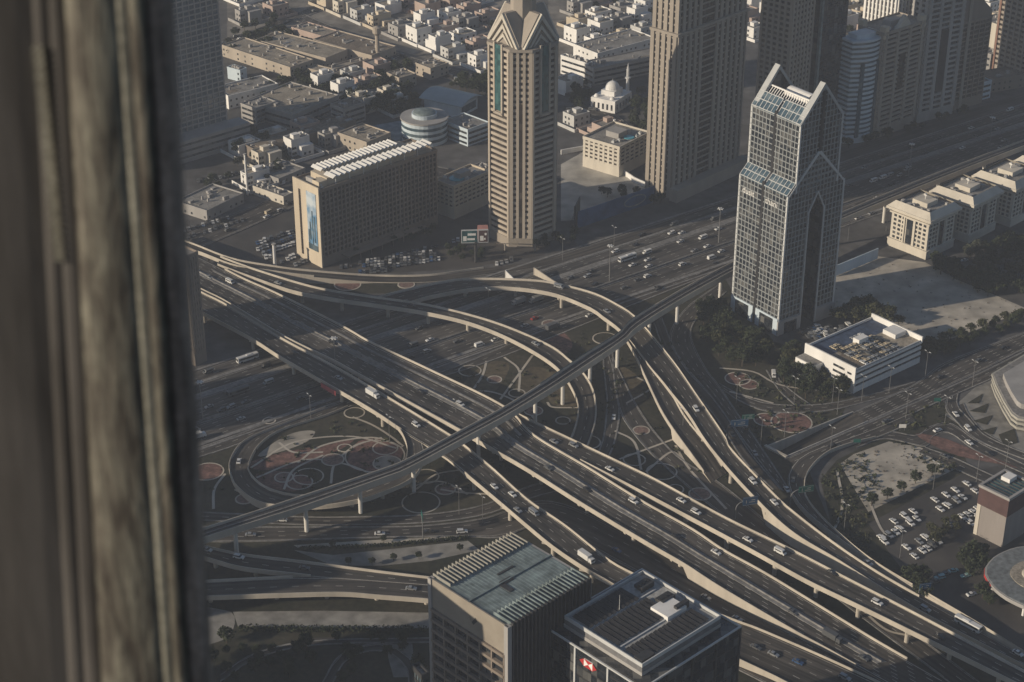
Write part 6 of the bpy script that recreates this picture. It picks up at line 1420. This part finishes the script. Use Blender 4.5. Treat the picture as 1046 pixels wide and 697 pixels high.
for x, y in [(890, 517), (906, 510), (920, 503), (935, 494), (952, 486)]: tree(G(x, y), .85, 0, 'by the pale sandy parcel', 'round shrubs by the sandy parcel')
grove([(985, 570), (1004, 568), (1006, 590), (988, 592)], 5, 'beside the red-topped block', 'trees by the parking lot', (1.0, 1.5), (0, 5))
grove([(930, 598), (944, 594), (950, 604), (942, 612)], 4, 'by the small blue sign', 'trees by the parking lot', (1.0, 1.4), (0, 5))
grove([(950, 545), (975, 530), (978, 545), (955, 560)], 8, 'between the parked rows', 'trees by the parking lot', (.6, .9), (2, 3))
grove([(996, 606), (1018, 606), (1020, 618), (1000, 618)], 5, 'beside the round canopy', 'trees by the parking lot', (.7, 1.0), (0, 5))
grove([(215, 655), (436, 652), (436, 697), (215, 697)], 30, 'in the dark park at the bottom', 'trees of the dark park', (.55, 1.0), (0, 1, 5, 0))
hedge([(243, 644), (330, 645), (436, 645.5)], 2.2, 2.6, 'dark clipped hedge along the lower edge of the pale paved band')
hedge([(305, 561.5), (390, 558), (478, 550)], 1.6, 1.3, 'low ragged hedge between the lower road and the grey band')
for x, y in [(356, 577), (380, 577), (402, 573), (428, 571), (470, 563), (340, 559), (392, 554)]: tree(G(x, y), .5, 0, 'beside the pale paved band', 'small trees by the paved band')
grove([(200, 200), (250, 195), (305, 180), (300, 150), (240, 165)], 18, 'around the low service block', 'trees left of the hotel', (.7, 1.1), (0, 4))
grove([(455, 250), (500, 262), (478, 270), (455, 266)], 8, 'around the billboard', 'trees by the billboard', (.6, .9), (0, 5))
grove([(345, 258), (440, 232), (446, 240), (350, 268)], 14, 'along the front of the hotel', 'trees by the hotel', (.6, .8), (0, 5))
grove([(540, 248), (590, 240), (590, 248), (545, 256)], 7, 'at the foot of the crowned tower', 'trees by the crowned tower', (.6, .9), (0, 5))
grove([(595, 200), (600, 196), (668, 199), (690, 207), (672, 210)], 8, 'between the hoarding and the ribbed tower', 'trees by the ribbed tower', (.7, 1.0), (0, 5))
grove([(365, 95), (390, 70), (420, 76), (420, 100), (400, 118), (368, 112)], 26, 'by the tan houses in the district', 'district trees', (.9, 1.5), (0, 4, 5))
grove([(585, 95), (604, 92), (600, 112), (588, 118)], 8, 'beside the mosque', 'district trees', (.8, 1.3), (0, 4, 5))
grove([(640, 105), (665, 90), (668, 150), (640, 128)], 14, 'between the mosque and the ribbed tower', 'district trees', (.8, 1.3), (0, 4, 5))
grove([(255, 112), (345, 95), (340, 108), (270, 122)], 16, 'behind the warehouses', 'district trees', (.8, 1.3), (0, 4, 5))
grove([(300, 78), (330, 88), (360, 84), (345, 95), (310, 92)], 14, 'in front of the school', 'district trees', (.8, 1.3), (0, 4, 5))
grove([(238, 30), (285, 22), (300, 40), (262, 46)], 14, 'behind the school', 'district trees', (.8, 1.3), (0, 4, 5))
grove([(855, 148), (930, 132), (1000, 108), (1000, 112), (930, 137), (866, 154)], 18, 'at the foot of the far towers', 'trees below the far towers', (.6, 1.0), (0, 4, 5), 4)
for q in ([(300, 92), (350, 96), (400, 108), (380, 124), (330, 112)], [(255, 92), (300, 86), (310, 98), (262, 110)], [(250, 136), (300, 150), (280, 170), (240, 160)], [(395, 100), (430, 104), (425, 118), (390, 120)], [(500, 100), (505, 86), (500, 80), (455, 90)], [(232, 36), (300, 40), (262, 56), (236, 60)]):
    grove(q, 15, 'in the low-rise district', 'district trees', (.7, 1.4), (0, 4, 5))
# ------------------------------------------------------------------ villas
rv = random.Random(21)
WALLS = [('white', white), ('cream', cream), ('beige', beige), ('grey', grey), ('pinkish', pink), ('white', white), ('pale grey', mat('pale_grey_wall', (.50, .50, .49), .8, .1, .1, streak=True)), ('white', white)]
def villa_meshes(seed, wall):
    r = random.Random(seed); w, d = r.uniform(13, 17), r.uniform(11, 15); h = r.choice([7.2, 7.6, 8.2, 10.4]); ms = {}
    cut = r.random() < .6; cw, cd = w*r.uniform(.3, .45), d*r.uniform(.3, .4)
    m = MB(); m.box(-w/2, w/2, -d/2+(cd if cut else 0), d/2, -1, h, 0)
    if cut: m.box(-w/2+cw, w/2, -d/2, -d/2+cd-.003, -1, h-(0 if r.random() < .5 else 3.6), 0)
    for q in ((-w/2, w/2, d/2-.3, d/2+.05), (-w/2-.05, -w/2+.3, -d/2+(cd if cut else 0), d/2-.31), (w/2-.3, w/2+.05, -d/2+(cd if cut else 0), d/2-.31), (-w/2, w/2, -d/2+(cd if cut else 0)-.05, -d/2+(cd if cut else 0)+.3)): m.box(*q, h, h+1.0)
    ms['wall'] = m.mesh('wall', wall)
    m = MB(); m.box(-w/2+.31, w/2-.31, -d/2+(cd if cut else 0)+.31, d/2-.32, h+.005, h+.1); ms['roof'] = m.mesh('roof', r.choice([roofgrey, rooftan, roofgrey]))
    x = r.uniform(-w*.2, w*.2); y = r.uniform(0, d*.2); m = MB(); m.box(x-2.4, x+2.4, y-2, y+2, h, h+2.9); ms['stair_room'] = m.mesh('stair_room', wall)
    m = MB(); s = r.choice((-1, 1)); m.tube((s*w*.3, d*.3, h), (s*w*.3, d*.3, h+1.8), .9, n=9); ms['water_tank'] = m.mesh('water_tank', white)
    m = MB(); m.box(-w/2-4.5, w/2+4, -d/2-6.3, -d/2-6, -.5, 2.3); m.box(-w/2-4.8, -w/2-4.5, -d/2-6.3, d/2+3, -.5, 2.3); m.box(w/2+3.7, w/2+4, -d/2-5.99, d/2+3, -.5, 2.3); ms['garden_wall'] = m.mesh('garden_wall', wall)
    win = []; m = MB(); m.box(-.8, .8, -.07, .1, 0, 1.6); wm = m.mesh('window', glass)
    f = -d/2+(cd if cut else 0)
    for z in (1.0, 4.5):
        for xx in ((-w*.42, -w*.3) if cut else (-w*.35, 0, w*.33)): win.append((xx, f, z, 0))
        for yy in (-.05, .25): win.append((-w/2, d*yy, z, -math.pi/2))
    if cut: win.append((-w/2+cw+2.5, -d/2, 1, 0)); win.append((-w/2+cw+6, -d/2, 1, 0))
    return ms, wm, win
VARS = [(n, villa_meshes(100+k, w)) for k, (n, w) in enumerate(WALLS*2)]
def villa(p, yaw, place, group):
    n, (ms, wm, win) = rv.choice(VARS); o = thing('villa', None, 'villa', p, yaw)
    for k, me in ms.items(): c = bpy.data.objects.new(k, me); C.objects.link(c); c.parent = o
    for x, y, z, rz in win: c = bpy.data.objects.new('window', wm); C.objects.link(c); c.parent = o; c.location = (x, y, z); c.rotation_euler = (0, 0, rz)
    later(o, f'{n} flat-roofed villa', place, 'villa', group)
def villas(poly, place, ang, dx=23, dy=25, street=3, prob=.93, trees=.8):
    P_ = [G(*q) for q in poly]; c = P_[0]; u = Vector((math.cos(ang), math.sin(ang), 0)); v = Vector((-u.y, u.x, 0)); pl = [((p-c).dot(u), (p-c).dot(v)) for p in P_]
    x0, x1 = min(p[0] for p in pl), max(p[0] for p in pl); y0, y1 = min(p[1] for p in pl), max(p[1] for p in pl); j = 0; y = y0
    while y < y1:
        x = x0
        while x < x1:
            xx, yy = x+rv.uniform(-2, 2), y+rv.uniform(-2, 2)
            if inside(xx, yy, pl):
                p = c+u*xx+v*yy
                if rv.random() < prob: villa(p, ang+rv.choice((0, 0, math.pi/2*0, math.pi))+rv.uniform(-.03, .03), place, 'flat-roofed villas of the low-rise district')
                if rv.random() < trees: tree(p+u*rv.uniform(10, 14)+v*rv.uniform(-12, 10), rv.uniform(.55, 1.05), rv.choice((0, 4, 5, 0)), place, 'trees among the villas')
            x += dx
        y += dy if j % 2 else dy*.86
        j += 1
VA = math.radians(40)
villas([(318, -2), (400, -3), (500, -3), (505, 76), (470, 66), (430, 55), (390, 42), (350, 26)], 'above the wide district road', VA)
villas([(232, -3), (262, -4), (258, 10), (295, 16), (285, 24), (240, 32)], 'right of the lattice tower', VA, prob=.8)
villas([(577, -3), (668, -3), (668, 46), (585, 56)], 'between the crowned and ribbed towers', VA)
villas([(855, -3), (1020, -6), (1020, 40), (855, 52)], 'behind the far towers', VA)
for q, pc in (([(238, 138), (335, 126), (350, 146), (262, 188), (238, 172)], 'below the warehouses'), ([(300, 84), (395, 70), (420, 100), (380, 124), (330, 112)], 'in front of the school'), ([(372, 118), (400, 104), (430, 108), (425, 120)], 'behind the blue-grey yard'), ([(455, 92), (505, 88), (505, 112), (470, 108)], 'behind the glass-roofed hall'), ([(578, 122), (605, 120), (655, 158), (640, 168), (600, 150)], 'between the mosque and the plaza')): villas(q, pc, VA, 24, 27, prob=.75, trees=.7)
villas([(570, 92), (590, 88), (594, 100), (572, 106)], 'beside the mosque', VA, prob=.9)
villas([(690, -3), (770, -3), (850, -4), (800, 40), (700, 40)], 'behind the ribbed tower', VA, prob=.4, trees=.3)

# the 290 trees that show largest stand alone; the farther ones are one planting
def tree_size(t): q = t[0]; return t[1]/((q.y*ct_+(EYE)*st_))
TREES.sort(key=tree_size, reverse=True)
for t in TREES[:285]: make_tree(*t)
mv, mf, mm = [], [], []
for p, s, kind, place, group in TREES[285:]:
    cz = rt.uniform(0, 6.28); cc, ss = math.cos(cz), math.sin(cz)
    for me, mi in ((TMESH, 3), (CR[kind], {0: 0, 1: 0, 2: 1, 3: 1, 4: 2, 5: 0}[kind])):
        i0 = len(mv); mv += [(p.x+s*(v.co.x*cc-v.co.y*ss), p.y+s*(v.co.x*ss+v.co.y*cc), s*v.co.z) for v in me.vertices]
        mf += [tuple(i0+k for k in q.vertices) for q in me.polygons]; mm += [mi]*len(me.polygons)
if mv:
    mb = MB(); mb.v, mb.f, mb.m = mv, mf, mm; tag(mb.build('trees', leafs+[bark]), 'small far trees scattered between the buildings', 'trees', kind='stuff')
# ------------------------------------------------------------------ window mullion close to the camera
def mullion():
    root = thing('window_mullion', 'blurred brown-grey metal window mullion close to the camera at the left edge', 'window mullion', (-.25, 1.1, EYE-.6))
    steel = bpy.data.materials.new('mullion_steel'); steel.use_nodes = True; nt = steel.node_tree; b = nt.nodes['Principled BSDF']
    b.inputs['Metallic'].default_value = .25; b.inputs['Roughness'].default_value = .5
    geo = nt.nodes.new('ShaderNodeNewGeometry'); mp = nt.nodes.new('ShaderNodeMapping'); mp.inputs['Scale'].default_value = (75, 75, 14); nt.links.new(geo.outputs['Position'], mp.inputs['Vector'])
    n = nt.nodes.new('ShaderNodeTexNoise'); n.inputs['Scale'].default_value = 1; n.inputs['Detail'].default_value = 5; n.inputs['Distortion'].default_value = 1.4; nt.links.new(mp.outputs[0], n.inputs['Vector'])
    r = nt.nodes.new('ShaderNodeValToRGB'); e = r.color_ramp.elements; e[0].position = .36; e[0].color = (.10, .09, .082, 1); e[1].position = .64; e[1].color = (.205, .198, .172, 1); nt.links.new(n.outputs[0], r.inputs[0]); n3 = nt.nodes.new('ShaderNodeTexNoise'); n3.inputs['Scale'].default_value = 1; n3.inputs['Detail'].default_value = 8; n3.inputs['Roughness'].default_value = .75; mp3 = nt.nodes.new('ShaderNodeMapping'); mp3.inputs['Scale'].default_value = (190, 190, 22); nt.links.new(geo.outputs['Position'], mp3.inputs['Vector']); nt.links.new(mp3.outputs[0], n3.inputs['Vector'])
    r3 = nt.nodes.new('ShaderNodeValToRGB'); r3.color_ramp.elements[0].position = .36; r3.color_ramp.elements[1].position = .66; r3.color_ramp.elements[0].color = (.45, .42, .42, 1); r3.color_ramp.elements[1].color = (1.5, 1.5, 1.4, 1); nt.links.new(n3.outputs[0], r3.inputs[0])  # mottling painted into the colour imitates a blurred reflection in the metal
    mx3 = nt.nodes.new('ShaderNodeMix'); mx3.data_type = 'RGBA'; mx3.blend_type = 'MULTIPLY'; mx3.inputs[0].default_value = 1; nt.links.new(r.outputs[0], mx3.inputs[6]); nt.links.new(r3.outputs[0], mx3.inputs[7]); nt.links.new(mx3.outputs[2], b.inputs['Base Color'])
    bp = nt.nodes.new('ShaderNodeBump'); bp.inputs['Strength'].default_value = .5; bp.inputs['Distance'].default_value = .004; nt.links.new(n.outputs[0], bp.inputs['Height']); nt.links.new(bp.outputs[0], b.inputs['Normal'])
    dk = mat('mullion_gasket', (.072, .067, .064), .55, .35, 25, streak=True)
    def at(x, y, Y=1.1):
        u = (x-523)/FOC; v = (348.5-y)/FOC; t = Y/(ct_+v*st_); return Vector((u*t, Y, EYE+(-st_+v*ct_)*t))
    def strip_(name, xt0, xt1, xb0, xb1, d, m_, back=0.):
        # a bowed upright section between two leaning edges, 3 cm deep
        m = MB(); N = 8; o = Vector(root.location); L0, L1 = at(xt0, 0), at(xb0, 697); R0, R1 = at(xt1, 0), at(xb1, 697)
        rings = []
        for f in (-1.2, 0, .5, 1, 2.2):
            a = L0.lerp(L1, f) if 0 <= f <= 1 else L0+(L1-L0)*f; b = R0+(R1-R0)*f; i = len(m.v); rings.append(i)
            for k in range(N+1):
                p = a.lerp(b, k/N)-o; p.y -= d*math.sin(math.pi*k/N)**.7; p.y += back; m.v.append(tuple(p))
            q = b-o; m.v.append((q.x, q.y+back+.03, q.z)); q = a-o; m.v.append((q.x, q.y+back+.03, q.z))
        n_ = N+3
        for r0, r1 in zip(rings, rings[1:]):
            for k in range(n_): j = (k+1) % n_; m.f.append((r0+k, r0+j, r1+j, r1+k)); m.m.append(0)
        return m.build(name, m_, root)
    pale = mat('mullion_pale_reflection', (.215, .208, .175), .55, .4, 70, streak=True, metal=.1, fine=220)  # pale tone painted for reflected stripes and dashes
    edge = mat('mullion_edge', (.24, .20, .175), .6, .5, 70, streak=True, fine=200)
    for nm, a, b, c, e, d, mm, bk in (('outer_plate', -120, 28, -60, 66, .004, dk, .012), ('reflection_strip', 28, 46, 66, 84, .002, dk, .012), ('shadow_gap', 46, 66, 84, 104, .002, dk, .008), ('face_plate', 66, 118, 104, 168, .004, steel, 0), ('rounded_trim', 118, 128, 168, 177, .001, pale, 0), ('rounded_trim', 128, 146, 177, 191, .002, steel, .001), ('edge_gasket', 146, 166, 191, 209, .003, edge, .008)):
        strip_(nm, a, b, c, e, d, mm, bk)
    m = MB(); o = Vector(root.location)  # pale dashes modelled on the reflected window rows of a facade
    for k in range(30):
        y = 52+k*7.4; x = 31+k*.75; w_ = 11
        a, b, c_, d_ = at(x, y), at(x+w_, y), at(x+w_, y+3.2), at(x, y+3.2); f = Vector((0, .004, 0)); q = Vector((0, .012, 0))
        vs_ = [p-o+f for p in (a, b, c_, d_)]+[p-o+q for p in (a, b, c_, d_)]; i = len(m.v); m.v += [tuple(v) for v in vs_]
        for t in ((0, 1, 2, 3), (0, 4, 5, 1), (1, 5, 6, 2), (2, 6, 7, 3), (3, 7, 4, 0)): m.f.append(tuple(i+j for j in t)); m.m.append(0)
    m.build('reflection_dash', pale, root)
mullion()
# ------------------------------------------------------------------ labels that single each thing out
ORD = ['first', 'second', 'third', 'fourth', 'fifth', 'sixth', 'seventh', 'eighth', 'ninth', 'tenth', 'eleventh', 'twelfth', 'thirteenth', 'fourteenth', 'fifteenth', 'sixteenth', 'seventeenth', 'eighteenth', 'nineteenth', 'twentieth']
ORD += ['twenty-'+o for o in ORD[:9]]+['thirtieth']+['thirty-'+o for o in ORD[:9]]
by = {}
for o, ph, pc in LABELS: by.setdefault((ph, pc), []).append(o)
bpy.context.view_layer.update()
for (ph, pc), os_ in by.items():
    os_.sort(key=lambda o: PX(o.location)[0])
    for k, o in enumerate(os_):
        if len(os_) == 1: o['label'] = f'{ph} {pc}'
        elif k == 0: o['label'] = f'leftmost {ph} {pc}'
        elif k == len(os_)-1: o['label'] = f'rightmost {ph} {pc}'
        else: o['label'] = f'{ORD[k]} {ph} from the left {pc}'
# ------------------------------------------------------------------ air, light, camera
def haze():
    m = bpy.data.materials.new('air'); m.use_nodes = True; nt = m.node_tree; nt.nodes.remove(nt.nodes['Principled BSDF'])
    v = nt.nodes.new('ShaderNodeVolumePrincipled'); v.inputs['Density'].default_value = HAZE_D; v.inputs['Color'].default_value = (.60, .66, .78, 1); v.inputs['Anisotropy'].default_value = .0
    nt.links.new(v.outputs[0], nt.nodes['Material Output'].inputs['Volume'])
    mb = MB(); mb.box(-2600, 2600, -900, 3200, -8, 470); tag(mb.build('haze', m), kind='stuff')
HAZE_D = .00015
if HAZE_D: haze()
SUN_EL, SUN_TRAVEL = math.radians(18), math.radians(20)
w = bpy.data.worlds.new('World'); sc.world = w; w.use_nodes = True; nt = w.node_tree
sky = nt.nodes.new('ShaderNodeTexSky'); sky.sky_type = 'NISHITA'; sky.sun_disc = False; sky.sun_elevation = SUN_EL
d = Vector((-math.cos(SUN_TRAVEL)*math.cos(SUN_EL), -math.sin(SUN_TRAVEL)*math.cos(SUN_EL), math.sin(SUN_EL)))   # towards the sun
sky.sun_rotation = math.atan2(d.x, d.y); sky.dust_density = .6; sky.air_density = 1.0; sky.ozone_density = 2.5
nt.links.new(sky.outputs[0], nt.nodes['Background'].inputs[0]); nt.nodes['Background'].inputs[1].default_value = .062
sl = bpy.data.lights.new('sun', 'SUN'); sl.energy = 4.7; sl.angle = math.radians(.5); sl.color = (1, .855, .66)
so = bpy.data.objects.new('sun', sl); C.objects.link(so); so.rotation_euler = d.to_track_quat('Z', 'Y').to_euler()
cd = bpy.data.cameras.new('camera'); co = bpy.data.objects.new('camera', cd); C.objects.link(co); co.location = (0, 0, EYE); co.rotation_euler = (math.pi/2-TH, 0, 0)
cd.sensor_width = 36; cd.lens = FOC/1046*36; cd.clip_start = .05; cd.clip_end = 40000
cd.dof.use_dof = True; cd.dof.focus_distance = 900; cd.dof.aperture_fstop = cd.lens/1000/.0062
sc.camera = co
vs = sc.view_settings; vs.view_transform = 'Standard'; vs.look = 'None'; vs.gamma = 1; vs.use_curve_mapping = False; vs.exposure = .2
sc.cycles.use_denoising = True; sc.cycles.max_bounces = 5; sc.cycles.volume_bounces = 0; sc.cycles.volume_step_rate = 4
